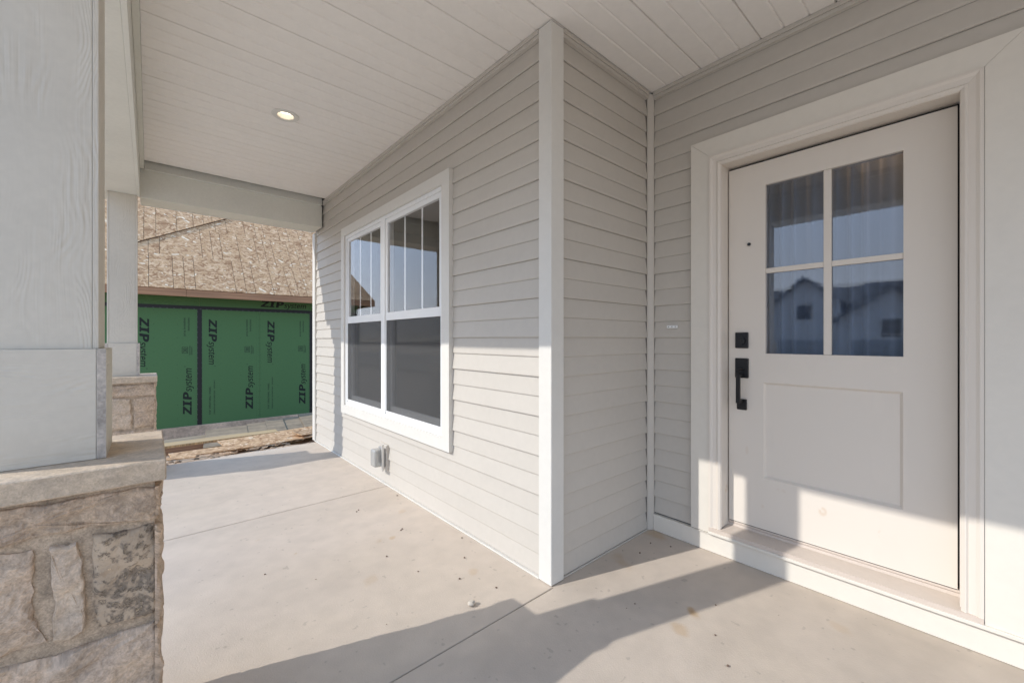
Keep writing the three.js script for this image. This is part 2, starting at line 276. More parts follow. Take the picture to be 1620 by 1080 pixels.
// ---------------------------------------------------------------- materials
const M = {
  siding: mat({ color: lin(0.595, 0.548, 0.482), map: faint, roughness: 0.52, bumpMap: vinylBump, bumpScale: 0.0016 }),
  trim: mat({ color: lin(0.76, 0.73, 0.67), map: faint, roughness: 0.45, bumpMap: vinylBump, bumpScale: 0.0006 }),
  alu: mat({ color: lin(0.79, 0.735, 0.645), map: faint, roughness: 0.42, bumpMap: vinylBump, bumpScale: 0.0012 }),
  ceiling: mat({ color: lin(0.93, 0.885, 0.825), map: faint, roughness: 0.5, bumpMap: vinylBump, bumpScale: 0.0008 }),
  board: mat({ color: lin(0.71, 0.65, 0.555), map: paintMap, roughness: 0.55, bumpMap: cedarBump, bumpScale: 0.0019 }),
  beam: mat({ color: lin(0.82, 0.80, 0.72), map: paintMap, roughness: 0.5 }),
  raw: mat({ color: lin(0.76, 0.68, 0.60), map: tex(256, 256, grey((u, v) => 0.8 + 0.35 * (st4(u, v) - 0.5) + 0.2 * (fine(u, v) - 0.5)), true, 0.3), roughness: 0.85, bumpMap: sand, bumpScale: 0.001 }),
  concrete: mat({ map: concreteMap, roughness: 0.86, bumpMap: concreteBump, bumpScale: 0.0012 }),
  joint: mat({ color: lin(0.16, 0.14, 0.12), roughness: 0.95 }),
  mortar: mat({ color: lin(0.76, 0.585, 0.42), map: tex(256, 256, grey((u, v) => 0.78 + 0.24 * (fine(u, v) - 0.5) + 0.3 * (st4(u, v) - 0.5)), true, 0.2), roughness: 0.95, bumpMap: sand, bumpScale: 0.0022 }),
  cap: mat({ map: stoneTex(0.77, 0.695, 0.605, 0.18), roughness: 0.85, bumpMap: sand, bumpScale: 0.0012 }),
  stoneA: mat({ map: stoneTex(0.735, 0.65, 0.565, 0.28), roughness: 0.9, bumpMap: stoneBump, bumpScale: 0.015 }),
  stoneB: mat({ map: stoneTex(0.76, 0.68, 0.595, 0.24), roughness: 0.9, bumpMap: stoneBump, bumpScale: 0.013 }),
  stoneC: mat({ map: stoneTex(0.72, 0.63, 0.54, 0.30), roughness: 0.9, bumpMap: stoneBump, bumpScale: 0.016 }),
  stoneD: mat({ map: darkStone, roughness: 0.92, bumpMap: stoneBump, bumpScale: 0.012 }),
  door: mat({ color: lin(0.80, 0.725, 0.635), map: doorMap, roughness: 0.42, bumpMap: smoothSpeck, bumpScale: 0.00015 }),
  black: mat({ color: lin(0.012, 0.012, 0.013), roughness: 0.38, metalness: 0.3 }),
  gasket: mat({ color: lin(0.035, 0.03, 0.026), roughness: 0.8 }),
  sill: mat({ color: lin(0.68, 0.58, 0.50), map: paintMap, roughness: 0.45 }),
  vinylWhite: mat({ color: lin(0.82, 0.82, 0.81), roughness: 0.35 }),
  glass: new THREE.MeshPhysicalMaterial({ color: 0xffffff, transmission: 1, thickness: 0, roughness: 0, ior: 1.62, bumpMap: vinylBump, bumpScale: 0.0005 }),
  glassTint: new THREE.MeshPhysicalMaterial({ color: lin(0.72, 0.76, 0.82), transmission: 1, thickness: 0, roughness: 0, ior: 1.85, bumpMap: vinylBump, bumpScale: 0.0009 }),
  screen: mat({ color: lin(0.085, 0.085, 0.085), roughness: 0.8, transparent: true, opacity: 0.45 }),
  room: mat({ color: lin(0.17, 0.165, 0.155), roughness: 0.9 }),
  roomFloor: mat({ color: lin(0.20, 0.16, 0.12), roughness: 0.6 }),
  curtain: new THREE.MeshPhysicalMaterial({ color: lin(0.58, 0.61, 0.66), roughness: 1, transmission: 0.45, thickness: 0 }),
  osb: mat({ map: osbMap, roughness: 0.9 }),
  tar: mat({ color: lin(0.09, 0.065, 0.045), roughness: 0.9 }),
  fascia: mat({ map: woodTex(0.74, 0.56, 0.43), roughness: 0.85 }),
  lumber: mat({ map: woodTex(0.86, 0.72, 0.54), roughness: 0.85 }),
  plywood: mat({ map: tex(512, 512, (u, v, o) => { const k = 0.50 + 0.16 * (wdA(v, u) - 0.5) + 0.14 * (st4(u, v) - 0.5); o[0] = k * 1.08; o[1] = k * 0.94; o[2] = k * 0.76; }, true, 0.9), roughness: 0.9 }),
  lumberGrey: mat({ map: woodTex(0.68, 0.60, 0.50), roughness: 0.9 }),
  sheath: mat({ map: sheathMap, roughness: 0.75 }),
  band: mat({ map: bandMap, roughness: 0.75 }), plainGreen: mat({ map: canvasTex(512, 256, green), roughness: 0.75 }),
  tape: mat({ map: tapeMap, roughness: 0.5 }),
  foundation: mat({ color: lin(0.84, 0.62, 0.45), map: tex(512, 512, grey((u, v) => 0.8 + 0.35 * (st1(u, v) - 0.5) + 0.2 * (dirtB(u, v) - 0.5)), true, 1.8), roughness: 0.92 }),
  dirt: mat({ map: dirtMap, roughness: 0.97, bumpMap: dirtBump, bumpScale: 0.03 }),
  asphalt: mat({ color: lin(0.06, 0.06, 0.062), map: faint, roughness: 0.9 }),
  kerb: mat({ color: lin(0.42, 0.40, 0.37), map: faint, roughness: 0.9 }),
  shingle: mat({ color: lin(0.21, 0.21, 0.22), map: tex(256, 256, grey((u, v) => 0.7 + 0.6 * (dirtB(u, v) - 0.5)), true, 1.5), roughness: 0.95 }),
  houseWhite: mat({ color: lin(0.66, 0.67, 0.68), map: faint, roughness: 0.7 }),
  houseGrey: mat({ color: lin(0.36, 0.38, 0.40), map: faint, roughness: 0.7 }),
  darkGlass: mat({ color: lin(0.03, 0.035, 0.04), roughness: 0.08 }),
  greyPlastic: mat({ color: lin(0.34, 0.33, 0.32), roughness: 0.45 }),
  clearGrey: new THREE.MeshPhysicalMaterial({ color: lin(0.62, 0.62, 0.60), transmission: 0.55, thickness: 0, roughness: 0.12, ior: 1.5 }),
  teal: mat({ color: lin(0.10, 0.34, 0.28), roughness: 0.7 }),
  pebble: mat({ color: lin(0.52, 0.46, 0.38), roughness: 0.9 }),
  grit: mat({ color: lin(0.16, 0.11, 0.08), roughness: 0.95 }),
};

// ---------------------------------------------------------------- key planes
const XW = 1.4986, ZJ = -1.4075, XD = 2.431, HC = 2.799, ZE = -5.29, ZN = 2.4;

// ---------------------------------------------------------------- ground
function groundY(x, z) {
  const side = step(-5.2, -11.6, z);                                   // falls toward the neighbouring house
  let y = -0.16 - 1.12 * clamp((-5.25 - z) / 6.6) ;
  const front = clamp((-x - 0.8) / 9); y = Math.min(y, -0.16) - 0.55 * front * (1 - side * 0.6);
  return Math.max(y, -1.4);
}
const bump2 = fbm(16, 16, 4, 97);
{
  const xs = [], zs = [];
  for (const v of [-400, -200, -110, -70, -52, -44]) xs.push(v);
  for (let x = -40; x <= 14; x += x >= -1.01 && x < 6 ? 0.25 : 1) xs.push(x); for (const v of [20, 40, 90, 200, 400]) xs.push(v);
  for (const v of [-400, -200, -100, -60, -40, -30, -24, -20, -17, -15, -14, -13]) zs.push(v);
  for (let z = -12; z <= 4; z += z < -5 ? 0.2 : 1) zs.push(z); for (const v of [6, 10, 16, 26, 45, 90, 200, 400]) zs.push(v);
  const p = [], uv = [], ix = [], n = xs.length;
  for (const z of zs) for (const x of xs) {
    const near = Math.abs(x) < 12 && z > -13 && z < 4 ? 1 : 0, road = x < -12 && x > -22;
    let y = groundY(x, z) + (near ? 0.10 * (bump2(x / 9 + 5, z / 9 + 5) - 0.5) : 0); if (road) y -= 0.12;
    p.push(x, y, z); uv.push(x, z);
  }
  for (let j = 0; j < zs.length - 1; j++) for (let i = 0; i < n - 1; i++) { const a = j * n + i; ix.push(a, a + n, a + 1, a + 1, a + n, a + n + 1); }
  const g = new THREE.BufferGeometry(); g.setAttribute('position', new THREE.Float32BufferAttribute(p, 3)); g.setAttribute('uv', new THREE.Float32BufferAttribute(uv, 2)); g.setIndex(ix); g.computeVertexNormals();
  structure('ground', g, M.dirt);
  // pale concrete drive in front of the porch
  const dx = [], dz = [-5.0, -3.6, -2, 0, 2, 4, 6, 8]; for (let x = -12.6; x <= -0.47; x += 0.5) dx.push(x); dx.push(-0.47);
  const dp = [], di = [], du = []; for (const z of dz) for (const x of dx) { dp.push(x, groundY(x, z) + 0.075, z); du.push(x, z); }
  for (let j = 0; j < dz.length - 1; j++) for (let i = 0; i < dx.length - 1; i++) { const a = j * dx.length + i; di.push(a, a + dx.length, a + 1, a + 1, a + dx.length, a + dx.length + 1); }
  const dgm = new THREE.BufferGeometry(); dgm.setAttribute('position', new THREE.Float32BufferAttribute(dp, 3)); dgm.setAttribute('uv', new THREE.Float32BufferAttribute(du, 2)); dgm.setIndex(di); dgm.computeVertexNormals();
  structure('driveway', dgm, M.concrete);
  structure('road', box(-21.2, -12.8, -1.2, -0.74, -380, 380), M.asphalt);
  structure('kerb', box(-12.8, -12.6, -1.2, -0.61, -380, 380, 0.02), M.kerb);
  structure('kerb', box(-21.4, -21.2, -1.2, -0.61, -380, 380, 0.02), M.kerb);
}

// ---------------------------------------------------------------- porch floor: three slabs with tooled joints between them
{
  const g = new THREE.Group(); g.name = 'porch_floor'; g.userData = { kind: 'structure' }; scene.add(g); at.set(g, new THREE.Vector3());
  const J = 0.0035, zs = [[-5.2, -3.262 - J], [-3.262 + J, -1.385 - J], [-1.385 + J, ZN]];
  for (const [a, b] of zs) if (b < 0) part('slab', box(-0.46, a < -3 ? 1.53 : 1.4895, -0.12, 0, a, b, 0.003), M.concrete, g);
    else part('slab', sweep([[-0.46, a], [1.4915, a], [1.4915, -1.44], [2.50, -1.44], [2.50, b], [-0.46, b]].reverse(), -0.12, 0, (x, z, t) => [x, t, z]), M.concrete, g);
  part('joint_base', box(-0.455, 2.49, -0.30, -0.03, -5.19, ZN - 0.01), M.joint, g);
  finish(g);
}

// ---------------------------------------------------------------- siding
// frame(a, y, d): a along the wall, d out from it (0 = the butt edge of the lower laps)
const frameW = (a, y, d) => [XW - d, y, a], frameJ = (a, y, d) => [a, y, ZJ + d], frameD = (a, y, d) => [XD - d, y, a];
function lap(fr, a0, a1, y0, y1, butt, flip, lo = y0, hi = y1) {
  const top = -0.0115, D = (y) => butt + (top - butt) * (y - y0) / (y1 - y0), L = [];
  const pr = lo <= y0 + 1e-6 ? [[y0 + 0.0015, -0.013], [y0, butt - 0.0055], [y0 + 0.0022, butt - 0.0018], [y0 + 0.0075, D(y0 + 0.0075)]] : [[lo, -0.0128], [lo, D(lo)]];
  pr.push([hi - 0.0003, D(hi)]);
  const q = (a) => pr.map(([y, d]) => fr(a, y, d));
  const A = q(a0), B = q(a1);
  for (let i = 0; i < pr.length - 1; i++) L.push(flip ? [A[i], A[i + 1], B[i + 1], B[i]] : [A[i], B[i], B[i + 1], A[i + 1]]);
  const endA = A.slice(), endB = B.slice(); L.push(flip ? endA.reverse() : endA); L.push(flip ? endB : endB.reverse());
  return polys(L);
}
const PITCH = 0.1016, Y0 = 0.010;
function sideWall(parent, fr, a0, a1, k0, topY, flip, holes) {
  for (let k = k0; ; k++) {
    const y0 = Y0 + PITCH * k, y1 = Math.min(y0 + PITCH, topY); if (y0 > topY - 0.02) break;
    const butt = k % 2 ? -0.0035 : 0.0015, full = y0 + PITCH;
    let segs = [[a0, a1, y0, y1]];
    for (const [h0, h1, l, u] of holes) {
      const out = [];
      for (const [b0, b1, lo, hi] of segs) {
        if (hi <= l || lo >= u) { out.push([b0, b1, lo, hi]); continue; }
        if (b0 < h0) out.push([b0, h0, lo, hi]); if (b1 > h1) out.push([h1, b1, lo, hi]);
        if (lo < l) out.push([h0, h1, lo, l]); if (hi > u) out.push([h0, h1, u, hi]);
      }
      segs = out;
    }
    for (const [b0, b1, lo, hi] of segs) part('siding_course', lap(fr, b0, b1, y0, full, butt, flip, lo, hi), M.siding, parent);
  }
}
// ---- wall with the window
const WIN = [-4.327, -2.300, 0.476, 2.344], DOOR = [-1.131, 0.118, 0.108, 2.366];
{
  const w = thing('house_wall', 'long greige lap sided wall holding the double window', 'wall');
  const i = 0.05, [h0, h1, l, u] = [WIN[0] + i, WIN[1] - i, WIN[2] + i, WIN[3] - i], xa = XW + 0.0132, xb = XW + 0.14;
  part('wall_core', box(xa, xb, -0.15, 2.9, ZE - 0.02, h0), M.room, w); part('wall_core', box(xa, xb, -0.15, 2.9, h1, ZJ - 0.0135), M.room, w);
  part('wall_core', box(xa, xb, -0.15, l, h0, h1), M.room, w); part('wall_core', box(xa, xb, u, 2.9, h0, h1), M.room, w);
  sideWall(w, frameW, ZE + 0.03, ZJ - 0.0745, 0, 2.775, false, [[WIN[0] + 0.02, WIN[1] - 0.02, WIN[2] + 0.02, WIN[3] - 0.02]]);
  part('starter_strip', box(XW - 0.014, XW + 0.013, 0.001, 0.0085, ZE + 0.03, ZJ - 0.0745, 0.001), M.trim, w);
  part('channel_trim', box(XW - 0.016, XW + 0.0125, 2.776, HC - 0.001, -4.955, ZJ - 0.0745, 0.002), M.siding, w);
  part('channel_lip', box(XW - 0.010, XW + 0.0125, 2.755, 2.775, -4.985, ZJ - 0.0745, 0.001), M.siding, w);
  // outside corner post: two faces with a crisp arris
  part('corner_post', box(XW - 0.014, XW + 0.080, 0.003, HC - 0.007, ZJ - 0.0742, ZJ + 0.014, 0.0025), M.trim, w);
  part('end_post', box(XW - 0.013, XW + 0.07, 0.003, 2.49, ZE - 0.06, ZE + 0.0298, 0.002), M.trim, w);
  finish(w);
}
// ---- short return wall
{
  const w = thing('return_wall', 'short shaded lap sided wall between white corner post and door wall', 'wall');
  part('wall_core', box(XW + 0.13, XD + 0.14, -0.15, 2.9, ZJ - 0.14, ZJ - 0.0132), M.room, w);
  sideWall(w, frameJ, XW + 0.0803, XD - 0.038, 0, 2.775, false, []);
  part('starter_strip', box(XW + 0.0803, XD - 0.038, 0.001, 0.0085, ZJ - 0.013, ZJ + 0.006, 0.001), M.siding, w);
  part('channel_trim', box(XW + 0.0803, XD - 0.038, 2.776, HC - 0.001, ZJ - 0.0125, ZJ + 0.016, 0.002), M.siding, w);
  part('channel_lip', box(XW + 0.0803, XD - 0.038, 2.755, 2.775, ZJ - 0.0125, ZJ + 0.010, 0.001), M.siding, w);
  part('inside_corner_post', sweep([[0, 0], [-0.040, 0], [-0.040, 0.010], [-0.012, 0.032], [0, 0.032]], 0.003, HC - 0.012, (a, b, t) => [XD + 0.004 + a, t, ZJ - 0.004 + b]), M.siding, w);
  finish(w);
}
// ---- wall with the front door
{
  const w = thing('entry_wall', 'greige lap sided wall around the front door', 'wall');
  const xa = XD + 0.0132, xb = XD + 0.14, z0 = ZJ - 0.0132;
  const d0 = -0.975, d1 = -0.041, dt = 2.22;
  part('wall_core', box(xa, xb, -0.15, 2.9, z0, d0), M.room, w); part('wall_core', box(xa, xb, -0.15, 2.9, d1, ZN), M.room, w);
  part('wall_core', box(xa, xb, dt, 2.9, d0, d1), M.room, w); part('wall_core', box(xa, xb, -0.15, 0.095, d0, d1), M.room, w);
  sideWall(w, frameD, ZJ + 0.0285, ZN - 0.05, 1, 2.775, false, [[DOOR[0] + 0.004, DOOR[1] - 0.004, 0.05, DOOR[3] - 0.01]]);
  part('skirt_board', box(XD - 0.012, XD + 0.013, 0.002, 0.104, ZJ + 0.0285, ZN - 0.05, 0.0015, true), M.alu, w);
  part('skirt_lip', box(XD - 0.022, XD + 0.013, 0.1045, 0.1085, DOOR[0], ZN - 0.05), M.alu, w);
  part('channel_trim', box(XD - 0.016, XD + 0.0125, 2.776, HC - 0.001, ZJ + 0.0285, ZN - 0.05, 0.002), M.siding, w);
  part('channel_lip', box(XD - 0.010, XD + 0.0125, 2.755, 2.775, ZJ + 0.0285, ZN - 0.05, 0.001), M.siding, w);
  finish(w);
}
// ---- the rest of the house: rooms behind the walls, roof above
{
  const h = thing('house_shell', 'rooms and roof of the sided house behind the porch', 'house');
  part('back_wall', box(6.0, 6.15, -0.15, 2.9, ZE, ZN), M.room, h);
  part('side_wall', box(XW + 0.145, 5.995, -0.15, 2.9, ZE - 0.02, ZE + 0.12), M.room, h);
  part('side_wall', box(XD + 0.145, 5.995, -0.15, 2.9, ZN - 0.14, ZN), M.room, h);
  part('partition', box(XD + 0.145, 5.995, -0.15, 2.65, ZJ - 0.14, ZJ - 0.02), M.room, h);
  part('room_floor', box(XW + 0.145, 5.995, 0.0, 0.1, ZE + 0.125, ZJ - 0.145), M.roomFloor, h);
  part('room_floor', box(XD + 0.145, 5.995, 0.0, 0.1, ZJ - 0.015, ZN - 0.145), M.roomFloor, h);
  part('room_ceiling', box(XW + 0.145, 5.995, 2.66, 2.89, ZE + 0.125, ZJ - 0.145), M.room, h); part('room_ceiling', box(XD + 0.145, 5.995, 2.66, 2.89, ZJ - 0.015, ZN - 0.145), M.room, h);
  const y = 2.905, r = [[-0.62, y], [6.6, y], [6.6, y + 0.12], [2.9, y + 2.2], [-0.62, y + 0.14]];
  part('roof', sweep(r, ZN + 0.3, ZE - 0.3, (a, b, t) => [a, b, t]), M.shingle, h);
  finish(h);
}

// ---------------------------------------------------------------- porch ceiling: vinyl planks running from beam to wall
{
  const c = thing('porch_ceiling', 'off white grooved vinyl plank ceiling over the porch', 'ceiling');
  const W = 0.1055, zj = -2.027;
  for (let k = -28; k <= 41; k++) {
    const za = zj - W * k, zb = za - W; if (zb < -4.962 || za > ZN) continue;                                       // za > zb
    const x1 = za > ZJ - 0.001 ? XD - 0.001 : XW - 0.001;
    const ga = k % 3 === 0 ? 0.0045 : 0.0065, da = k % 3 === 0 ? 0.013 : 0.006, gb = (k + 1) % 3 === 0 ? 0.0045 : 0.0065, db = (k + 1) % 3 === 0 ? 0.013 : 0.006;
    const lo = HC, pr = [[za, lo + 0.03], [za, lo + da], [za - ga, lo + (k % 3 === 0 ? 0.001 : 0.0004)], [za - ga - 0.003, lo], [zb + gb + 0.003, lo], [zb + gb, lo + 0.0006], [zb, lo + db], [zb, lo + 0.03]];
    const spans = k === 11 ? [[-0.033, 0.722 - 0.056], [0.722 + 0.056, x1]] : [[-0.033, x1]];
    for (const [xa, xb] of spans) part('ceiling_plank', sweep(pr, xa, xb, (a, b, t) => [t, b, a], true), M.ceiling, c);
  }
  part('ceiling_deck', box(-0.06, 2.43, HC + 0.045, 2.9, -4.98, ZN - 0.02), M.room, c);
  finish(c);
}

// ---------------------------------------------------------------- beams
{
  const b = thing('front_beam', 'off white boxed beam along the porch edge carried by the columns', 'beam');
  part('side_board', box(-0.083, -0.063, 2.497, 2.9, -4.9898, ZN, 0.0015), M.beam, b);
  part('side_board', box(-0.346, -0.326, 2.497, 2.9, ZE, ZN, 0.0015), M.beam, b);
  part('soffit_board', box(-0.3255, -0.0835, 2.501, 2.52, ZE, ZN, 0.001, true), M.beam, b);
  part('beam_core', box(-0.325, -0.084, 2.521, 2.9, ZE + 0.01, ZN), M.room, b);
  part('crown_strip', box(-0.0625, -0.034, 2.747, 2.826, -4.959, ZN, 0.002), M.beam, b);
  finish(b);
  const e = thing('end_beam', 'off white boxed beam at the far porch end below the ceiling', 'beam');
  part('side_board', box(-0.0625, XW - 0.022, 2.497, 2.9, -5.010, -4.99, 0.0015, true), M.beam, e);
  part('side_board', box(-0.0625, XW - 0.022, 2.497, 2.9, ZE, ZE + 0.02, 0.0015, true), M.beam, e);
  part('soffit_board', box(-0.0625, XW - 0.022, 2.501, 2.52, ZE + 0.0205, -5.0105, 0.001), M.beam, e);
  part('beam_core', box(-0.06, XW + 0.012, 2.521, 2.9, ZE + 0.021, -5.011), M.room, e);
  part('crown_strip', box(-0.0335, XW - 0.018, 2.747, 2.826, -4.9895, -4.960, 0.002), M.beam, e);
  part('end_channel', box(XW - 0.021, XW - 0.012, 2.50, 2.74, ZE + 0.02, -4.985, 0.001), M.beam, e);
  finish(e);
}

// ---------------------------------------------------------------- porch columns on stone piers
// a stone with four irregular edges: corners and edge points are given as a closed outline in (a, y)
const nz = (() => { const f = fbm(16, 16, 5, 101, 0.55); return (x, y, s) => f(x * 0.35 + s * 0.137, y * 0.35 + s * 0.291); })();
const nzc = (() => { const f = fbm(16, 16, 2, 107, 0.5); return (x, y, s) => f(x * 0.22 + s * 0.37, y * 0.22 + s * 0.19); })();
function stone(outline, fr, depth, s, rough) {
  const sh = new THREE.Shape(outline.map(([a, y]) => new THREE.Vector2(a, y)));
  const b = new THREE.Box2().setFromPoints(outline.map(([a, y]) => new THREE.Vector2(a, y)));
  const cx = (b.min.x + b.max.x) / 2, cy = (b.min.y + b.max.y) / 2;
  // rings from the outline toward the middle, each pushed out to its own depth
  const pts = []; const N = outline.length;
  for (let i = 0; i < N; i++) { const [a0, y0] = outline[i], [a1, y1] = outline[(i + 1) % N], L = Math.hypot(a1 - a0, y1 - y0), n = Math.max(1, Math.round(L / 0.016)); for (let k = 0; k < n; k++) pts.push([a0 + (a1 - a0) * k / n, y0 + (y1 - y0) * k / n]); }
  const n = pts.length, rings = [[0, -0.02, 0], [0, 0.35, 0], [0.03, 0.78, 1], [0.09, 0.97, 1], [0.25, 1, 1], [0.45, 1, 1], [0.68, 1, 1], [0.88, 1, 1]];
  const w = b.max.x - b.min.x, h = b.max.y - b.min.y, pos = [], uv = [], ix = [];
  const put = (a, y, d) => { pos.push(...fr(a, y, d)); uv.push(a + s * 0.123, y + s * 0.077 + d); };
  for (const [f, dk, free] of rings) for (let i = 0; i < n; i++) {
    let [a, y] = pts[i];
    const ja = (nz(a * 9, y * 9, s) - 0.5) * 0.016, jy = (nz(a * 9, y * 9, s + 40) - 0.5) * 0.016;
    const mx = Math.min(w, h) * 0.5; const dx = cx - a, dy = cy - y, len = Math.hypot(dx, dy);
    const ff = f < 0.2 ? Math.min(1, f * mx * 2 / len) : f;
    a += dx * ff + ja * (1 - f); y += dy * ff + jy * (1 - f);
    const relief = free ? rough * ((nzc(a * 5, y * 5, s) - 0.5) * 1.5 + (nz(a * 5, y * 5, s) - 0.5) * 1.4) : 0;
    put(a, y, depth * dk + relief);
  }
  const R = rings.length, c = pos.length / 3; put(cx, cy, depth + rough * ((nzc(cx * 5, cy * 5, s) - 0.5) * 1.5 + (nz(cx * 5, cy * 5, s) - 0.5) * 1.4));
  const area = THREE.ShapeUtils.area(outline.map(([a, y]) => new THREE.Vector2(a, y))), fl = area > 0;
  const tri = (p, q, r) => fl ? ix.push(p, q, r) : ix.push(p, r, q);
  for (let k = 0; k < R - 1; k++) for (let i = 0; i < n; i++) { const j = (i + 1) % n, p = k * n + i, q = k * n + j; tri(p, q, p + n); tri(q, q + n, p + n); }
  for (let i = 0; i < n; i++) tri((R - 1) * n + i, (R - 1) * n + (i + 1) % n, c);
  let g = new THREE.BufferGeometry(); g.setAttribute('position', new THREE.Float32BufferAttribute(pos, 3)); g.setAttribute('uv', new THREE.Float32BufferAttribute(uv, 2)); g.setIndex(ix);
  g = toCreasedNormals(g, 0.9); return g;
}
function rowsOfStones(w, rows, sd) {                                       // random coursed layout: list of outlines in (a 0..w, y)
  const out = []; seed = sd;
  for (const [y0, y1, cuts] of rows) for (let i = 0; i < cuts.length - 1; i++) {
    const a0 = cuts[i] * w + (i ? 0.009 : -0.012), a1 = cuts[i + 1] * w - (i < cuts.length - 2 ? 0.009 : -0.012), lo = y0 + 0.008, hi = y1 - 0.008, j = () => rr(-0.007, 0.007);
    out.push([[a0 + j(), lo + j()], [(a0 + a1) / 2 + j(), lo + j()], [a1 + j(), lo + j()], [a1 + j(), (lo + hi) / 2 + j()], [a1 + j(), hi + j()], [(a0 + a1) / 2 + j(), hi + j()], [a0 + j(), hi + j()], [a0 + j(), (lo + hi) / 2 + j()]]);
  }
  return out;
}
function column(cx, cz, capTop, label, traced, rows, sd) {
  const c = thing('porch_column', label, 'column', 'columns along the front of the porch');
  const hw = 0.0965, wr = 0.112, cp = 0.231, cb = capTop - 0.054, pr = 0.208, base = 0.002;
  // boxed shaft and its lower wrap: side boards cover the edges of the front and back boards
  const boards = (h, y0, y1, t, nm, turn, mEdge) => {
    for (const s of [-1, 1]) {
      const g = s > 0 ? box(cx + h - t, cx + h, y0, y1, cz - h, cz + h, 0.0015, turn) : box(cx - h, cx - h + t, y0, y1, cz - h, cz + h, 0.0015, turn);
      part(nm + '_side_board', g, M.board, c);
      const q = s > 0 ? box(cx - h + t + 0.0006, cx + h - t - 0.0006, y0, y1, cz + h - t - 0.001, cz + h - 0.001, 0.001, turn) : box(cx - h + t + 0.0006, cx + h - t - 0.0006, y0, y1, cz - h + 0.001, cz - h + t + 0.001, 0.001, turn);
      part(nm + '_face_board', q, M.board, c);
      if (mEdge) for (const e of [-1, 1]) part(nm + '_board_edge', box(cx + e * (h - t / 2) - t / 2 + 0.001, cx + e * (h - t / 2) + t / 2 - 0.001, y0 + 0.001, y1 - 0.001, cz + s * (h + 0.0006) - 0.0012, cz + s * (h + 0.0006) + 0.0012), M.raw, c);
    }
  };
  boards(hw, capTop + 0.29, 2.4995, 0.012, 'shaft', false, false);
  boards(wr, capTop + 0.001, capTop + 0.2898, 0.019, 'wrap', true, true);
  part('cap_stone', box(cx - cp, cx + cp, cb, capTop, cz - cp, cz + cp, 0.003), M.cap, c);
  part('mortar_core', box(cx - pr, cx + pr, base, cb - 0.0005, cz - pr, cz + pr), M.mortar, c);
  const mats = [M.stoneA, M.stoneB, M.stoneC];
  const faces = [
    [(a, y, d) => [cx - pr + a, y, cz + pr + d], 0], [(a, y, d) => [cx + pr - a, y, cz - pr - d], 1],
    [(a, y, d) => [cx + pr + d, y, cz + pr - a], 2], [(a, y, d) => [cx - pr - d, y, cz - pr + a], 3]];
  faces.forEach(([fr, f]) => {
    const list = f === 0 && traced ? traced.map((p) => p.map(([x, y]) => [x - (cx - pr), y])) : rowsOfStones(2 * pr, rows[f % rows.length], sd + f * 91);
    list.forEach((o, i) => part('stone', stone(o, fr, 0.013, sd + f * 13 + i * 3.7, 0.013), f === 0 && traced && i === 3 ? M.stoneD : mats[(i + f + (sd | 0)) % 3], c, f === 0 && traced && i === 3 ? 'dark mottled lichen spotted stone' : undefined));
  });
  return finish(c);
}
const rowsA = [[0.005, 0.17, [0, 0.55, 1]], [0.17, 0.47, [0, 0.3, 0.72, 1]], [0.47, 0.745, [0, 0.42, 1]], [0.745, 0.85, [0, 1]]];
const rowsB = [[0.005, 0.21, [0, 0.4, 1]], [0.21, 0.49, [0, 0.62, 1]], [0.49, 0.70, [0, 0.35, 0.68, 1]], [0.70, 0.85, [0, 0.5, 1]]];
const rowsFar = [[0.005, 0.20, [0, 0.6, 1]], [0.20, 0.438, [0, 0.35, 1]], [0.438, 0.715, [0, 0.27, 0.665, 1]], [0.715, 0.83, [0, 1]]];
const traced = [
  [[-0.415, 0.842], [-0.246, 0.839], [-0.1, 0.837], [-0.003, 0.838], [0.014, 0.830], [0.016, 0.776], [0.012, 0.748], [-0.05, 0.757], [-0.121, 0.765], [-0.198, 0.768], [-0.246, 0.760], [-0.415, 0.755]],
  [[-0.415, 0.742], [-0.30, 0.746], [-0.246, 0.742], [-0.202, 0.738], [-0.196, 0.691], [-0.202, 0.63], [-0.201, 0.585], [-0.182, 0.522], [-0.246, 0.518], [-0.415, 0.505]],
  [[-0.172, 0.737], [-0.129, 0.733], [-0.123, 0.672], [-0.115, 0.594], [-0.114, 0.542], [-0.118, 0.519], [-0.14, 0.514], [-0.167, 0.518], [-0.170, 0.60], [-0.170, 0.681]],
  [[-0.106, 0.741], [-0.05, 0.738], [0.010, 0.735], [0.014, 0.63], [0.013, 0.528], [0.010, 0.503], [-0.04, 0.505], [-0.093, 0.511], [-0.102, 0.561], [-0.105, 0.658]],
  [[-0.415, 0.488], [-0.246, 0.489], [-0.147, 0.478], [-0.06, 0.482], [0.012, 0.484], [0.018, 0.448], [0.022, 0.317], [-0.1, 0.27], [-0.25, 0.28], [-0.415, 0.29]],
  [[-0.415, 0.265], [-0.25, 0.255], [-0.13, 0.25], [-0.13, 0.02], [-0.27, 0.012], [-0.415, 0.02]],
  [[-0.11, 0.25], [-0.02, 0.285], [0.018, 0.29], [0.016, 0.14], [0.018, 0.015], [-0.05, 0.012], [-0.108, 0.02]],
];
column(-0.197, -1.645, 0.905, 'nearest square white porch column on a stone pier, filling the left edge', traced, [rowsA, rowsB, rowsA, rowsB], 5);
column(-0.177, -5.060, 0.894, 'farther white porch column on its stone pier in front of green sheathing', null, [rowsFar, rowsA, rowsB, rowsA], 23);

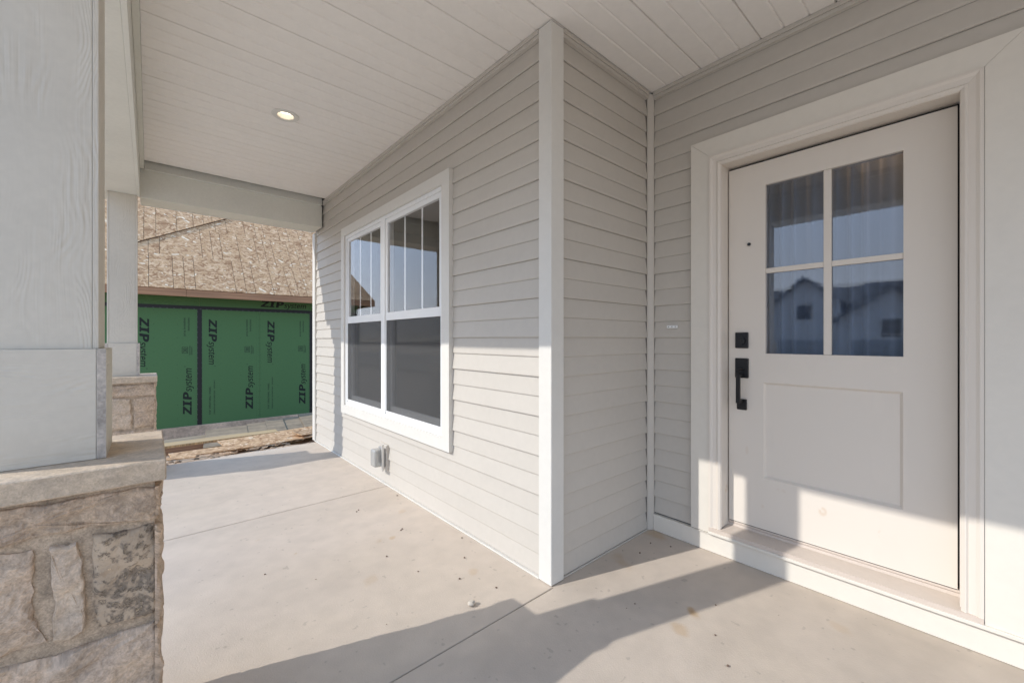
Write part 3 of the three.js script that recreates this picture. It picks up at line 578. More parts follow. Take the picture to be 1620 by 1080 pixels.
// ---------------------------------------------------------------- double window
{
  const w = thing('double_window', 'white twin double hung window in the sided wall', 'window');
  const [z0, z1, y0, y1] = WIN, cw = 0.083, xf = XW - 0.024, xb = XW + 0.0125;
  // mitred flat casing
  const mitre = (pts, nm) => part(nm, polys(prism(pts.map(([z, y]) => [xf, y, z]), pts.map(([z, y]) => [xb, y, z]))), M.trim, w);
  const i0 = z0 + cw - 0.002, i1 = z1 - cw - 0.010, j0 = y0 + cw, j1 = y1 - cw + 0.002, g = 0.0004;
  mitre([[z0, y0], [i0, j0 + 0], [i0, j1], [z0, y1]], 'casing'); mitre([[z1, y0], [z1, y1], [i1, j1], [i1, j0]], 'casing');
  mitre([[z0 + g, y1 + 0.0003], [i0 + g, j1], [i1 - g, j1], [z1 - g, y1 + 0.0003]], 'casing'); mitre([[z0 + g, y0 - 0.0003], [z1 - g, y0 - 0.0003], [i1 - g, j0], [i0 + g, j0]], 'casing');
  // vinyl frame
  const A = XW - 0.008, B = XW + 0.075, zl = i0 + 0.001, zr = i1 - 0.001, yb = j0 + 0.001, yt = j1 - 0.001, fw = 0.030, ml = -3.388, mr = -3.318;
  const fr = (nm, a, b, c, d, x0 = A, x1 = B) => part(nm, box(x0, x1, c, d, a, b, 0.002), M.vinylWhite, w);
  fr('frame_jamb', zl, zl + fw, yb, yt); fr('frame_jamb', zr - fw, zr, yb, yt); fr('mullion', ml, mr, yb, yt, A - 0.001);
  for (const [a, b] of [[zl + fw, ml], [mr, zr - fw]]) {
    fr('frame_head', a + 0.0003, b - 0.0003, yt - fw, yt); fr('frame_sill', a + 0.0003, b - 0.0003, yb, yb + fw, A, B);
    fr('sill_step', a + 0.0003, b - 0.0003, yb + fw, yb + fw + 0.014, A + 0.012, B);
    const sash = (nm, s0, s1, t0, t1, x0, sw, rail0, rail1) => {
      const s = part(nm, box(x0, x0 + 0.03, t0, t1, s0, s0 + sw, 0.0015), M.vinylWhite, w);
      part('stile', box(x0, x0 + 0.03, t0, t1, s1 - sw, s1, 0.0015), M.vinylWhite, s);
      part('rail', box(x0, x0 + 0.03, t1 - rail1, t1, s0 + sw, s1 - sw, 0.0015), M.vinylWhite, s); part('rail', box(x0, x0 + 0.03, t0, t0 + rail0, s0 + sw, s1 - sw, 0.0015), M.vinylWhite, s);
      const gl = part('glass_pane', box(x0 + 0.012, x0 + 0.0121, t0 + rail0, t1 - rail1, s0 + sw, s1 - sw), M.glass, s);
      return s;
    };
    const up = sash('upper_sash', a + 0.001, b - 0.001, 1.378, yt - fw - 0.001, XW + 0.000, 0.034, 0.066, 0.036);
    for (let k = 1; k < 3; k++) { const z = a + 0.035 + (b - a - 0.07) * k / 3; part('grille_bar', box(XW + 0.020, XW + 0.026, 1.445, yt - fw - 0.038, z - 0.0085, z + 0.0085, 0.0015), M.vinylWhite, up); }
    sash('lower_sash', a + 0.001, b - 0.001, yb + fw + 0.0145, 1.42, XW + 0.036, 0.036, 0.05, 0.03);
    // insect screen in a slim frame, in front of the lower sash
    const sc = part('screen_frame', box(XW - 0.002, XW + 0.006, yb + fw + 0.015, 1.377, a + 0.002, a + 0.016, 0.001), M.vinylWhite, w);
    part('screen_rail', box(XW - 0.002, XW + 0.006, yb + fw + 0.015, 1.377, b - 0.016, b - 0.002, 0.001), M.vinylWhite, sc);
    part('screen_rail', box(XW - 0.002, XW + 0.006, yb + fw + 0.015, yb + fw + 0.029, a + 0.016, b - 0.016, 0.001), M.vinylWhite, sc);
    part('screen_mesh', box(XW + 0.0015, XW + 0.0018, yb + fw + 0.029, 1.377, a + 0.016, b - 0.016), M.screen, sc, 'dark insect screen');
  }
  finish(w);
}
function prism(front, back) {                                           // two matching polygons joined by sides, outward faces
  const L = [], n = front.length, c = new THREE.Vector3(), v = (p) => new THREE.Vector3(...p);
  for (const p of [...front, ...back]) c.add(v(p)); c.divideScalar(2 * n);
  const add = (q) => { const a = v(q[0]), nn = v(q[1]).sub(a).cross(v(q[2]).sub(a)), m = new THREE.Vector3(); for (const p of q) m.add(v(p)); m.divideScalar(q.length).sub(c); L.push(nn.dot(m) < 0 ? q.slice().reverse() : q); };
  add(front); add(back); for (let i = 0; i < n; i++) { const j = (i + 1) % n; add([front[i], front[j], back[j], back[i]]); }
  return L;
}

// ---------------------------------------------------------------- front door
{
  const d = thing('front_door', 'off white front door with four glass panes and black hardware', 'door');
  const X0 = 2.510, X1 = 2.552, zl = -0.955, zr = -0.060, yb = 0.186, yt = 2.186;
  const G = [-0.768, -0.223, 1.142, 2.058], Pn = [-0.778, -0.224, 0.464, 0.985];
  const sh = new THREE.Shape([new THREE.Vector2(zl, yb), new THREE.Vector2(zr, yb), new THREE.Vector2(zr, yt), new THREE.Vector2(zl, yt)]);
  const hole = ([a, b, c, e]) => new THREE.Path([new THREE.Vector2(a, c), new THREE.Vector2(a, e), new THREE.Vector2(b, e), new THREE.Vector2(b, c)]);
  sh.holes.push(hole(G), hole(Pn));
  const eg = new THREE.ExtrudeGeometry(sh, { depth: X1 - X0, bevelEnabled: false });
  eg.applyMatrix4(new THREE.Matrix4().makeBasis(new THREE.Vector3(0, 0, 1), new THREE.Vector3(0, 1, 0), new THREE.Vector3(-1, 0, 0)));
  eg.translate(X1, 0, 0);
  const g2 = eg.toNonIndexed ? (eg.index ? eg.toNonIndexed() : eg) : eg; g2.computeVertexNormals(); metreUV(g2, false);
  const leaf = part('door_leaf', g2, M.door, d);
  // recessed lower panel with a sloped moulding round it
  const [a, b, c, e] = Pn, m = 0.011, x = X0 + 0.013;
  part('panel', polys([
    [[x, c + m, a + m], [x, c + m, b - m], [x, e - m, b - m], [x, e - m, a + m]],
    [[X0, c, a], [X0, c, b], [x, c + m, b - m], [x, c + m, a + m]], [[X0, e, b], [X0, e, a], [x, e - m, a + m], [x, e - m, b - m]],
    [[X0, e, a], [X0, c, a], [x, c + m, a + m], [x, e - m, a + m]], [[X0, c, b], [X0, e, b], [x, e - m, b - m], [x, c + m, b - m]],
    [[X1 - 0.002, c, a], [X1 - 0.002, e, a], [X1 - 0.002, e, b], [X1 - 0.002, c, b]]]), M.door, d);
  // glazing
  const my = 1.591, mz = -0.4965;
  for (const [s, t] of [[G[0], mz], [mz, G[1]]]) for (const [l, u] of [[G[2], my], [my, G[3]]])
    part('glass_pane', box(X0 + 0.018, X0 + 0.0181, l + 0.001, u - 0.001, s + 0.001, t - 0.001), M.glassTint, d);
  part('glazing_bar', box(X0 + 0.003, X0 + 0.0172, G[2] + 0.0006, G[3] - 0.0006, mz - 0.016, mz + 0.016, 0.002), M.door, d);
  part('glazing_bar', box(X0 + 0.0036, X0 + 0.0172, my - 0.0135, my + 0.0135, G[0] + 0.0006, mz - 0.0162, 0.002), M.door, d);
  part('glazing_bar', box(X0 + 0.0036, X0 + 0.0172, my - 0.0135, my + 0.0135, mz + 0.0162, G[1] - 0.0006, 0.002), M.door, d);
  // hardware
  const db = part('deadbolt', box(X0 - 0.014, X0 - 0.0005, 1.170, 1.258, -0.918, -0.851, 0.003), M.black, d);
  const cyl = (r, dp, xx, y, z, s = 28) => { const q = new THREE.CylinderGeometry(r, r, dp, s).toNonIndexed(); q.rotateZ(Math.PI / 2); q.translate(xx, y, z); return q; };
  part('keyhole_cylinder', cyl(0.021, 0.008, X0 - 0.018, 1.212, -0.884), M.black, db);
  part('key_slot', box(X0 - 0.0235, X0 - 0.0222, 1.204, 1.220, -0.8855, -0.8825), M.gasket, db);
  const hs = part('handle_plate', box(X0 - 0.012, X0 - 0.0005, 1.003, 1.113, -0.919, -0.850, 0.003), M.black, d);
  part('thumb_latch', box(X0 - 0.062, X0 - 0.0125, 1.046, 1.054, -0.895, -0.874, 0.002), M.black, hs);
  const grip = part('grip', mergeGeometries([box(X0 - 0.068, X0 - 0.052, 0.866, 1.030, -0.895, -0.874, 0.002), box(X0 - 0.0515, X0 - 0.0125, 1.014, 1.030, -0.895, -0.874, 0.001), box(X0 - 0.0515, X0 - 0.0125, 0.866, 0.882, -0.895, -0.874, 0.001)]), M.black, d);
  part('lower_mount', box(X0 - 0.012, X0 - 0.0005, 0.824, 0.884, -0.910, -0.859, 0.003), M.black, d);
  const pv = part('peephole', cyl(0.0085, 0.008, X0 - 0.0045, 1.748, -0.848), M.black, d); part('lens', cyl(0.005, 0.002, X0 - 0.0097, 1.748, -0.848), M.darkGlass, pv);
  part('door_sweep', box(X0 + 0.006, X1, 0.1805, 0.1855, zl + 0.002, zr - 0.002), M.gasket, d);
  finish(d);
}
{
  const d = thing('door_frame', 'off white door surround with mitred casing, moulding and sill', 'door frame');
  const [z0, z1, , y1] = DOOR, y0 = 0.112, xf = XD - 0.021, xb = XD + 0.0128;
  const I = [-1.026, 0.013, 2.267];
  const mitre = (pts, nm, m, x = xf, q = xb) => part(nm, polys(prism(pts.map(([z, y]) => [x, y, z]), pts.map(([z, y]) => [q, y, z]))), m, d);
  const g = 0.0005;
  mitre([[z0, y0], [I[0], y0], [I[0], I[2]], [z0, y1]], 'casing', M.alu); mitre([[z1, y0], [z1, y1], [I[1], I[2]], [I[1], y0]], 'casing', M.alu);
  mitre([[z0 + g, y1 + g], [I[0] + g, I[2] + g], [I[1] - g, I[2] + g], [z1 - g, y1 + g]], 'casing', M.alu);
  // brick moulding: stepped profile, b outward from the opening, depth toward the viewer
  const bm = [[0.0, 0.012], [0.0, 0.030], [0.010, 0.036], [0.014, 0.036], [0.020, 0.030], [0.040, 0.034], [0.050, 0.040], [0.0605, 0.040], [0.0605, 0.012]];
  const D0 = -0.9645, D1 = -0.0485, T = 2.2055, yS = 0.150;
  const L = (b, dp, t) => [XD + 0.012 - dp, t, D0 - b], R = (b, dp, t) => [XD + 0.012 - dp, t, D1 + b], U = (b, dp, t) => [XD + 0.012 - dp, T + b, t];
  const fl = bm.slice().reverse();
  part('moulding', sweep(bm, yS - 0.004, (b) => T + b - 0.0002, L), M.door, d); part('moulding', sweep(fl, yS - 0.012, (b) => T + b - 0.0002, R), M.door, d);
  part('moulding', sweep(fl, (b) => D0 - b + 0.0002, (b) => D1 + b - 0.0002, U), M.door, d);
  // jambs and stop
  part('jamb', box(XD - 0.014, 2.60, yS + 0.008, T, D0 - 0.012, D0 + 0.0035, 0.001), M.door, d); part('jamb', box(XD - 0.014, 2.60, yS + 0.008, T, D1 - 0.0035, D1 + 0.012, 0.001), M.door, d);
  part('jamb', box(XD - 0.014, 2.60, T - 0.0035, T + 0.012, D0 + 0.004, D1 - 0.004, 0.001), M.door, d);
  part('weather_seal', box(2.535, 2.556, 0.19, 2.196, D0 + 0.0036, D0 + 0.016), M.gasket, d); part('weather_seal', box(2.535, 2.556, 0.19, 2.196, D1 - 0.016, D1 - 0.0036), M.gasket, d); part('weather_seal', box(2.535, 2.556, 2.190, 2.2018, D0 + 0.0036, D1 - 0.0036), M.gasket, d);
  // sloped sill and its metal nosing
  part('sill', sweep([[XD - 0.030, 0.1255], [2.60, 0.1255], [2.60, 0.168], [2.515, 0.168], [2.505, 0.158], [XD - 0.030, 0.146]], D1 + 0.060, D0 - 0.060, (a, b, t) => [a, b, t]), M.sill, d);
  part('sill_nosing', box(XD - 0.036, XD + 0.0125, 0.110, 0.1252, D0 - 0.060, D1 + 0.16, 0.002), M.alu, d);
  part('threshold', box(2.514, 2.56, 0.1685, 0.1810, D0 + 0.004, D1 - 0.004, 0.003), M.sill, d);
  finish(d);
}
// curtain behind the door glass
{
  const p = [], ix = [], uv = [], nu = 150, nv = 2;
  for (let j = 0; j < nv; j++) for (let i = 0; i < nu; i++) {
    const u = i / (nu - 1), z = -1.0 + u * 0.98, w = Math.sin(u * 2 * Math.PI * 13 + Math.sin(u * 21) * 1.3);
    p.push(2.635 + 0.034 * w, j ? 2.2 : 0.3, z); uv.push(u, j);
  }
  for (let i = 0; i < nu - 1; i++) ix.push(i, i + 1, i + nu, i + 1, i + nu + 1, i + nu);
  const g = new THREE.BufferGeometry(); g.setAttribute('position', new THREE.Float32BufferAttribute(p, 3)); g.setAttribute('uv', new THREE.Float32BufferAttribute(uv, 2)); g.setIndex(ix); g.computeVertexNormals();
  M.curtain.side = THREE.DoubleSide;
  single('curtain', g, M.curtain, 'pleated grey curtain hanging behind the door glass', 'curtain');
}

// warm lamp in the hall, glowing through the curtain
{
  const l = thing('hall_lamp', 'warm lit hall lamp glowing through the top right door pane', 'lamp');
  const q = [2.80, 2.20, -0.30], sp = new THREE.SphereGeometry(0.06, 24, 16); sp.translate(...q);
  part('globe', sp, mat({ color: 0xffffff, emissive: lin(1, 0.55, 0.25), emissiveIntensity: 1.6 }), l);
  part('stem', box(q[0] - 0.006, q[0] + 0.006, q[1] + 0.058, 2.66, q[2] - 0.006, q[2] + 0.006), M.black, l);
  finish(l);
  const pl = new THREE.PointLight(lin(1, 0.55, 0.25), 0.05, 0, 2); pl.name = 'hall_lamp_glow'; pl.position.set(...q); pl.castShadow = true; scene.add(pl);
}

// ---------------------------------------------------------------- small fittings
const zjLight = -2.027 - 0.1055 * 11.5;
{
  const l = thing('recessed_light', 'round lit recessed ceiling light over the porch', 'ceiling light');
  const c = [0.722, zjLight];
  const lathe = (pts) => { const g = new THREE.LatheGeometry(pts.map(([r, y]) => new THREE.Vector2(r, y)), 48).toNonIndexed(); g.computeVertexNormals(); const q = toCreasedNormals(g, 0.6); q.translate(c[0], 0, c[1]); return q; };
  part('trim_ring', lathe([[0.0525, HC + 0.006], [0.055, HC - 0.006], [0.082, HC - 0.0055], [0.087, HC - 0.0015], [0.087, HC - 0.0003]]), M.trim, l);
  part('baffle', lathe([[0.052, HC - 0.003], [0.050, HC + 0.022], [0.047, HC + 0.032]]), M.trim, l);
  const em = mat({ color: 0xffffff, emissive: lin(1, 0.86, 0.66), emissiveIntensity: 2.2 });
  part('lens', lathe([[0.0465, HC + 0.0315], [0.02, HC + 0.0305], [0.0001, HC + 0.0303]]), em, l);
  finish(l);
  const pl = new THREE.SpotLight(lin(1, 0.84, 0.62), 1.2, 6, 1.0, 0.7, 2); pl.name = 'recessed_lamp'; pl.position.set(c[0], HC + 0.022, c[1]); pl.target.position.set(c[0], 0, c[1]); pl.castShadow = true; pl.shadow.radius = 2; scene.add(pl, pl.target);
}
{
  const o = thing('outdoor_outlet', 'grey weatherproof outlet box low on the wall under the window', 'outlet');
  const z = -3.335, y = 0.232;
  const rb = (x0, x1, y0, y1, z0, z1, r) => { const g = new RoundedBoxGeometry(x1 - x0, y1 - y0, z1 - z0, 4, r); g.translate((x0 + x1) / 2, (y0 + y1) / 2, (z0 + z1) / 2); return g; };
  part('mounting_block', rb(XW - 0.016, XW + 0.012, y - 0.105, y + 0.105, z - 0.07, z + 0.07, 0.005), M.siding, o);
  part('box_base', rb(XW - 0.034, XW - 0.0165, y - 0.078, y + 0.078, z - 0.052, z + 0.052, 0.007), M.greyPlastic, o);
  part('socket', rb(XW - 0.046, XW - 0.0345, y - 0.05, y + 0.05, z - 0.030, z + 0.030, 0.004), M.gasket, o);
  part('cover', rb(XW - 0.108, XW - 0.0345, y - 0.074, y + 0.070, z - 0.050, z + 0.046, 0.018), M.clearGrey, o, 'translucent bubble cover');
  part('hinge', rb(XW - 0.052, XW - 0.0345, y - 0.108, y + 0.112, z + 0.053, z + 0.062, 0.003), M.trim, o);
  finish(o);
  const b = thing('doorbell_plate', 'tiny white oblong doorbell bracket between inside corner and door', 'doorbell');
  const by = 1.297, bz = -1.255;
  const pl = part('plate', rb(XD - 0.010, XD - 0.001, by - 0.009, by + 0.009, bz - 0.035, bz + 0.035, 0.004), M.vinylWhite, b);
  for (const q of [-0.022, 0, 0.022]) part('screw_hole', rb(XD - 0.0112, XD - 0.0102, by - 0.003, by + 0.003, bz + q - 0.0035, bz + q + 0.0035, 0.0004), M.greyPlastic, pl);
  finish(b);
}
// crumbs on the floor
{
  seed = 301;
  const bit = (x, z, r, m) => { const g = new THREE.IcosahedronGeometry(r, 1); const P = g.attributes.position, s = rnd() * 9; for (let i = 0; i < P.count; i++) { const k = 0.75 + 0.5 * nz(P.getX(i) / r * 1.7 + s, P.getY(i) / r * 1.7 + P.getZ(i) / r, s); P.setXYZ(i, P.getX(i) * k * 1.2, P.getY(i) * k * 0.75, P.getZ(i) * k); } g.computeVertexNormals(); g.rotateY(rnd() * 6); g.computeBoundingBox(); g.translate(x, -g.boundingBox.min.y + 0.0003, z); return g; };
  single('pebble', bit(1.108, -1.539, 0.016), M.pebble, 'pale pebble on the concrete near the white corner post', 'pebble');
  const list = [];
  const known = [[1.22, -2.453], [1.205, -2.44], [1.121, -2.931], [1.10, -2.91], [1.278, -1.568], [1.185, -1.75], [0.45, -2.45], [1.0, -2.2], [1.06, -1.95], [1.32, -1.9], [1.68, -1.05], [1.75, -0.72], [1.95, -0.8], [1.62, -0.62], [2.1, -1.28], [2.25, -1.3], [2.05, -1.36], [2.3, -1.2], [1.45, -3.0], [1.44, -2.1], [1.46, -1.7]];
  for (const [x, z] of known) list.push(bit(x, z, rr(0.0025, 0.005)));
  for (let i = 0; i < 22; i++) list.push(bit(rr(0.15, 2.38), rr(-4.6, -0.2), rr(0.0010, 0.0024)));
  const ok = list.filter((g) => { g.computeBoundingBox(); const c = g.boundingBox.max; return c.z < -1.42 ? c.x < 1.46 : c.x < 2.40; });
  const m = structure('floor_grit', mergeGeometries(ok), M.grit); m.userData = { kind: 'stuff', label: 'dark crumbs of soil and grit scattered on the concrete porch floor', category: 'grit' };
}

// ---------------------------------------------------------------- neighbouring house under construction
{
  const h = thing('unfinished_house', 'unfinished house with green wall sheathing and bare strand board roof', 'house');
  const ZW = -12.08, xL = -1.553, xR = 9.42, y0 = -0.783, y1 = 1.97;
  part('wall_core', box(xL + 0.02, xR - 0.02, -0.78, 2.4, -21.6, ZW - 0.012), M.lumber, h);
  part('foundation', box(xL - 0.03, xR, -1.6, y0 - 0.002, -21.6, ZW + 0.02, 0.004), M.foundation, h);
  for (let k = 0; k < 9; k++) {
    const x = xL + 1.2192 * k, g = box(x + 0.0015, x + 1.2177, y0, y1, ZW - 0.0115, ZW), P = g.attributes.position, uv = g.attributes.uv;
    for (let i = 0; i < P.count; i++) uv.setXY(i, (P.getX(i) - x) / 1.2192, (P.getY(i) - y0) / (y1 - y0));
    part('sheathing_panel', g, M.sheath, h);
    if (k % 2 === 0 && k) part('seam_tape', box(x - 0.045, x + 0.045, y0 + 0.002, y1 - 0.031, ZW, ZW + 0.0025), M.tape, h);
  }
  for (let k = 0; k < 5; k++) {
    const x = xL + 2.4384 * k, x0 = Math.max(x, xL), x1 = x + 2.436, g = box(x0, Math.min(x1, xR), y1 + 0.001, 2.40, ZW - 0.0115, ZW - 0.0002), P = g.attributes.position, uv = g.attributes.uv;
    for (let i = 0; i < P.count; i++) uv.setXY(i, (P.getX(i) - x) / 2.4384, (P.getY(i) - y1) / 0.61);
    part('sheathing_panel', g, k === 1 ? M.band : M.plainGreen, h);
  }
  { const g = box(xL, xR, 1.915, 1.995, ZW + 0.0027, ZW + 0.005, 0, true); part('seam_tape', g, M.tape, h); }
  // side wall toward the street
  part('side_sheathing', box(xL - 0.012, xL - 0.0003, y0, 2.4, -21.5, ZW - 0.012), M.plainGreen, h);
  // eave, fascia
  const ze = -11.70, ye = 2.332, xe = -1.94, xr = 9.8, zb = -22.0;
  part('fascia_board', box(xe, 0.62, 2.172, 2.327, ze - 0.038, ze, 0.002, true), M.fascia, h); part('fascia_board', box(0.624, 5.4, 2.170, 2.325, ze - 0.038, ze - 0.001, 0.002, true), M.fascia, h); part('fascia_board', box(5.404, xr, 2.172, 2.326, ze - 0.038, ze, 0.002, true), M.fascia, h);
  part('fascia_board', box(xe, xe + 0.038, 2.172, 2.326, zb, ze - 0.0385, 0.002), M.fascia, h);
  part('soffit', box(xe + 0.04, xr, 2.30, 2.318, zb, ze - 0.039), M.lumber, h);
  // hipped roof core just under the boards
  const hr = (zb - ze) / -2, k = 1.0, A = [xe, ye - 0.004, ze], B = [xr, ye - 0.004, ze], C = [xr, ye - 0.004, zb], D = [xe, ye - 0.004, zb], E = [xe + hr * 0.4526, ye + hr * k - 0.004, ze - hr], F = [xr - hr, ye + hr * k - 0.004, ze - hr];
  const roof = part('roof', polys([[A, B, F, E], [B, C, F], [C, D, E, F], [D, A, E], [A, D, C, B]]), M.tar, h);
  // strand boards on the slope facing the porch; (x, s) with s up the slope
  const c45 = Math.SQRT1_2, up = (x, s, lift = 0) => [x, ye + s * c45 + lift * c45, ze - s * c45 + lift * c45], hip = (s) => xe + s * 0.32 + 0.01, hipR = (s) => xr - s * c45 - 0.01;
  const board = (q, lift, name = 'strand_board') => {
    const g = polys(prism(q.map(([x, s]) => up(x, s, lift + 0.012)), q.map(([x, s]) => up(x, s, lift)))), P = g.attributes.position, uv = g.attributes.uv, o = rnd() * 5, o2 = rnd() * 5;
    for (let i = 0; i < P.count; i++) uv.setXY(i, P.getX(i) + o, (ze - P.getZ(i)) / c45 + o2);
    return part(name, g, M.osb, roof);
  };
  seed = 77;
  const rows = [
    [-1.6, -0.82, -0.42, -0.01, 0.40, 0.60, 0.79, 1.56, 1.77, 1.96, 2.36, 2.73, 2.94, 3.14, 3.6, 4.3, 5.5, 6.7, 8, 9.8],
    [-0.9, -0.43, -0.02, 0.18, 0.98, 1.19, 1.39, 1.77, 2.18, 2.38, 2.58, 2.98, 3.2, 3.4, 3.9, 5.1, 6.3, 7.5, 9],
    [-0.2, 0.58, 1.33, 1.58, 2.0, 2.26, 2.46, 2.86, 3.1, 3.4, 3.9, 4.6, 5.8, 7, 8],
    [0.7, 1.7, 2.2, 2.6, 2.8, 3.2, 3.6, 4.2, 5.4, 6.6, 7.6], [1.6, 2.8, 4, 5.2, 6.4, 7], [2.4, 3.6, 4.8, 6]];
  const RH = 1.2192, gp = 0.0042;
  rows.forEach((xs, r) => {
    const s0 = r * RH + (r ? 0.002 : 0), s1 = (r + 1) * RH - 0.002, L = [hip(s0) - 1, ...xs.filter((x) => x > hip(s1) + 0.15), 20];
    for (let i = 0; i < L.length - 1; i++) {
      const a = i ? L[i] + gp : -9, b = L[i + 1] - gp;
      const q = [[Math.max(a, hip(s0)), s0], [Math.min(b, hipR(s0)), s0], [Math.min(b, hipR(s1)), s1], [Math.max(a, hip(s1)), s1]];
      if (q[1][0] - q[0][0] > 0.05) board(q, 0);
    }
  });
  // second, higher layer of boards whose lower edge runs up the slope at an angle
  const dg = (x) => 1.58 + (x + 0.18) * 0.875, cuts = [-0.55, -0.10, 0.12, 0.52, 0.86, 1.08, 1.27, 1.75, 2.3, 3.0];
  for (let i = 0; i < cuts.length - 1; i++) {
    const a = cuts[i] + gp, b = cuts[i + 1] - gp, top = i % 2 ? 4.6 : 4.6, mid = 2.75 + 0.0 * i;
    const clip = (x, s) => [Math.max(x, hip(s)), s];
    if (mid > dg(b) + 0.1) { board([[a, dg(a)], [b, dg(b)], [b, mid - gp], clip(a, mid - gp)], 0.034); board([clip(a, mid + gp), [b, mid + gp], [b, top], clip(a, top)].map(([x, s]) => [Math.min(x, b), s]), 0.034); }
    else board([[a, dg(a)], [b, dg(b)], [b, top], [Math.max(a, Math.min(b, hip(top))), top]], 0.034);
  }
  part('roof_edge_board', polys(prism([[-0.60, dg(-0.60) - 0.004], [3.05, dg(3.05) - 0.004], [3.05, dg(3.05) + 0.012], [-0.60, dg(-0.60) + 0.012]].map(([x, s]) => up(x, s, 0.0325)), [[-0.60, dg(-0.60) - 0.004], [3.05, dg(3.05) - 0.004], [3.05, dg(3.05) + 0.012], [-0.60, dg(-0.60) + 0.012]].map(([x, s]) => up(x, s, 0.013)))), M.tar, roof);
  finish(h);
}

// ---------------------------------------------------------------- scrap on the ground between the houses
{
  seed = 911;
  const gy = (x, z) => groundY(x, z) + 0.10 * (bump2(x / 9 + 5, z / 9 + 5) - 0.5);
  const scrap = (name, label, cat, x, z, L, w, t, yaw, pitch, roll, lift, m, group) => {
    const g = box(-w / 2, w / 2, -t / 2, t / 2, -L / 2, L / 2, Math.min(0.003, t / 4), t > w);
    const o = new THREE.Mesh(g, m); o.name = numbered(name); o.userData = { label, category: cat }; if (group) o.userData.group = group;
    o.position.set(x, gy(x, z) + t / 2 + lift, z); o.rotation.set(pitch, yaw, roll, 'YXZ'); scene.add(o); return o;
  };
  const H = Math.PI / 2;
  // row of short sheet offcuts lying like a path
    const path = [[1.14, -9.75, 0.70], [1.67, -9.80, 0.34], [2.02, -9.86, 0.34], [2.37, -9.93, 0.34], [2.72, -10.0, 0.34]];
  const words = ['leftmost', 'second', 'middle', 'fourth', 'rightmost'];
  path.forEach(([x, z, w], i) => scrap('sheet_offcut', `${words[i]} of five grey sheet offcuts laid in a row below the green wall`, 'offcut', x, z, 1.15, w, 0.02, -0.12, 0.10, 0.03, 0.26 + 0.02 * i, M.plywood, 'offcuts in a row'));
  scrap('lumber_board', 'long tilted board at the right end of the offcut row', 'board', 3.05, -10.1, 1.3, 0.34, 0.03, H + 0.1, -0.20, 0.12, 0.34, M.plywood);
  scrap('lumber_board', 'short propped board leaning under the tilted board by the white end post', 'board', 3.0, -9.7, 0.5, 0.09, 0.035, 0.5, -0.7, 0, 0.16, M.lumberGrey);
  scrap('lumber_board', 'long grey plank at the left, farthest from the porch', 'board', 0.55, -10.2, 2.2, 0.34, 0.035, H + 0.06, 0, 0.08, 0.22, M.lumberGrey);
  scrap('lumber_board', 'reddish plank on edge at the left behind the stone pier', 'board', 0.60, -9.5, 1.7, 0.06, 0.22, H + 0.12, 0.03, 0, 0.06, M.fascia);
  scrap('lumber_board', 'pale long strip of lumber crossing the left of the pile', 'board', 0.75, -8.6, 2.1, 0.16, 0.04, H + 0.10, 0.02, 0.15, 0.24, M.lumber);
  scrap('lumber_board', 'light plank end sticking out in front of the offcuts', 'board', 1.35, -9.05, 1.1, 0.20, 0.035, H + 0.15, 0.03, 0.1, 0.24, M.lumber);
  scrap('strand_board_scrap', 'tan strand board sheet lying flat nearest the porch slab', 'offcut', 1.85, -8.3, 1.9, 0.75, 0.014, H + 0.14, 0.0, 0.05, 0.16, M.osb);
  scrap('strand_board_scrap', 'smaller tan strand board piece to the left of the large sheet', 'offcut', 0.72, -7.7, 1.0, 0.34, 0.014, H + 0.08, 0.02, 0, 0.09, M.osb);
  scrap('strand_board_scrap', 'strand board strip on the right with its edge tipped up', 'offcut', 2.35, -8.3, 0.9, 0.26, 0.014, H + 0.55, 0.10, 0.18, 0.14, M.osb);
  scrap('strand_board_scrap', 'narrow strand board sliver by the left of the concrete', 'offcut', 0.25, -7.3, 0.5, 0.12, 0.014, H - 0.2, 0, 0, 0.08, M.osb);
  // torn plastic sheeting
  const g = new THREE.PlaneGeometry(1.1, 0.5, 26, 12); g.rotateX(-H); const P = g.attributes.position;
  for (let i = 0; i < P.count; i++) { const x = P.getX(i), z = P.getZ(i); P.setXYZ(i, x + 0.1 * (nz(x * 3, z * 3, 4) - 0.5), 0.16 * (nz(x * 4, z * 4, 8)) + 0.06, z + 0.16 * (nz(x * 3, 2, 5) - 0.5)); }
  const gg = g.toNonIndexed(); gg.computeVertexNormals(); gg.rotateY(0.35); gg.translate(2.80, gy(2.8, -9.3), -9.3); M.teal.side = THREE.DoubleSide;
  single('plastic_sheet', gg, M.teal, 'crumpled teal plastic sheet on the soil near the white end post', 'plastic sheet');
  const clods = [];
  for (let i = 0; i < 260; i++) { const x = rr(-0.4, 3.6), z = rr(-10.6, -5.6), r = rr(0.01, 0.045), q = new THREE.IcosahedronGeometry(r, 1); const Q = q.attributes.position; for (let j = 0; j < Q.count; j++) { const k = 0.7 + 0.6 * nz(Q.getX(j) / r + i, Q.getY(j) / r + Q.getZ(j) / r, i); Q.setXYZ(j, Q.getX(j) * k, Q.getY(j) * k * 0.7, Q.getZ(j) * k); } q.computeVertexNormals(); q.translate(x, gy(x, z) + r * 0.2, z); clods.push(q); }
  const cl = structure('soil_clods', mergeGeometries(clods), M.dirt); cl.userData = { kind: 'stuff', label: 'loose clods of tan soil between the two houses', category: 'soil' };
}

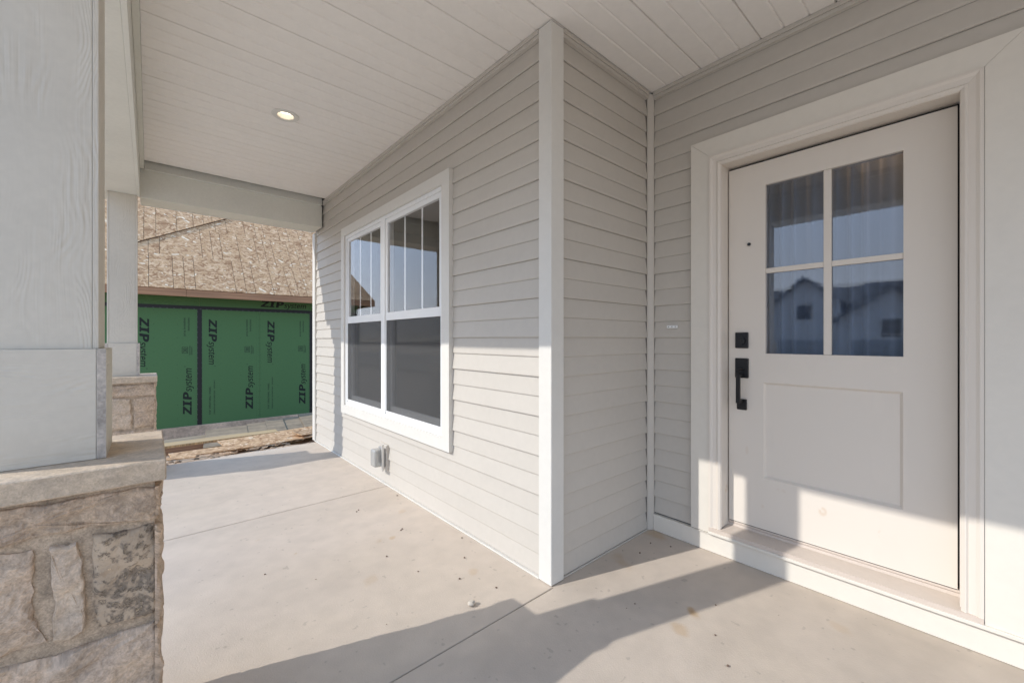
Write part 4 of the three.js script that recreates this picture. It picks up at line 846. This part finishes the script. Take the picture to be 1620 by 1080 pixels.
// ---------------------------------------------------------------- houses across the road (seen mirrored in the glass)
function farHouse(label, x, zc, wz, eave, ridge, gables, wallMat) {
  const h = thing('far_house', label, 'house', 'houses across the road');
  const y0 = -0.95, x1 = x, x0 = x - 9;
  part('wall', box(x0, x1, y0, eave, zc - wz / 2, zc + wz / 2), wallMat, h);
  const z0 = zc - wz / 2 - 0.4, z1 = zc + wz / 2 + 0.4, xm = (x0 + x1) / 2;
  part('roof', sweep([[x0 - 0.5, eave + 0.001], [x1 + 0.5, eave + 0.001], [xm, ridge]], z1, z0, (a, b, t) => [a, b, t]), M.shingle, h);
  for (const [gz, hw, ge, gp, out] of gables) {
    const wl = part('gable_wall', polys(prism([[gz - hw, y0], [gz + hw, y0], [gz + hw, ge], [gz, gp - 0.25], [gz - hw, ge]].map(([z, y]) => [x1 + out, y, z]), [[gz - hw, y0], [gz + hw, y0], [gz + hw, ge], [gz, gp - 0.25], [gz - hw, ge]].map(([z, y]) => [x1 + 0.002, y, z]))), wallMat, h);
    const sl = (gp - ge) / hw;
    for (const s of [-1, 1]) {
      const q = [[gz, gp], [gz + s * (hw + 0.4), ge - 0.4 * sl], [gz + s * (hw + 0.4), ge - 0.4 * sl - 0.18], [gz, gp - 0.18]];
      part('gable_roof', polys(prism(q.map(([z, y]) => [x1 + out + 0.4, y, z]), q.map(([z, y]) => [xm + 1, y, z]))), M.shingle, h);
    }
    const wy = ge - 0.9, ww = part('window', box(x1 + out + 0.002, x1 + out + 0.06, wy - 0.65, wy + 0.65, gz - 0.55, gz + 0.55), M.trim, h); part('pane', box(x1 + out + 0.062, x1 + out + 0.07, wy - 0.58, wy + 0.58, gz - 0.48, gz + 0.48), M.darkGlass, ww);
    const gd = part('garage_door', box(x1 + out + 0.002, x1 + out + 0.05, y0 + 0.02, y0 + 2.1, gz - hw * 0.75, gz + hw * 0.75), M.houseGrey, h);
  }
  return finish(h);
}
farHouse('white house across the road with a steep front gable, mirrored in the left door panes', -34, -9.6, 7.0, 3.9, 5.7, [[-8.9, 2.2, 4.25, 5.95, 1.2]], M.houseWhite);
farHouse('pale house across the road with a broad low gable, mirrored in the right door panes', -33.5, -1.2, 9.0, 3.4, 5.8, [[-3.9, 2.7, 2.9, 4.95, 1.6]], M.houseWhite);
farHouse('grey house across the road farther along toward the unfinished house', -35, -21, 11, 2.7, 5.2, [[-19, 2.8, 2.6, 4.6, 1.4]], M.houseGrey);

// ---------------------------------------------------------------- shadows everywhere
scene.traverse((o) => { if (o.isMesh) { o.castShadow = true; o.receiveShadow = true; } });
renderer.render(scene, camera);
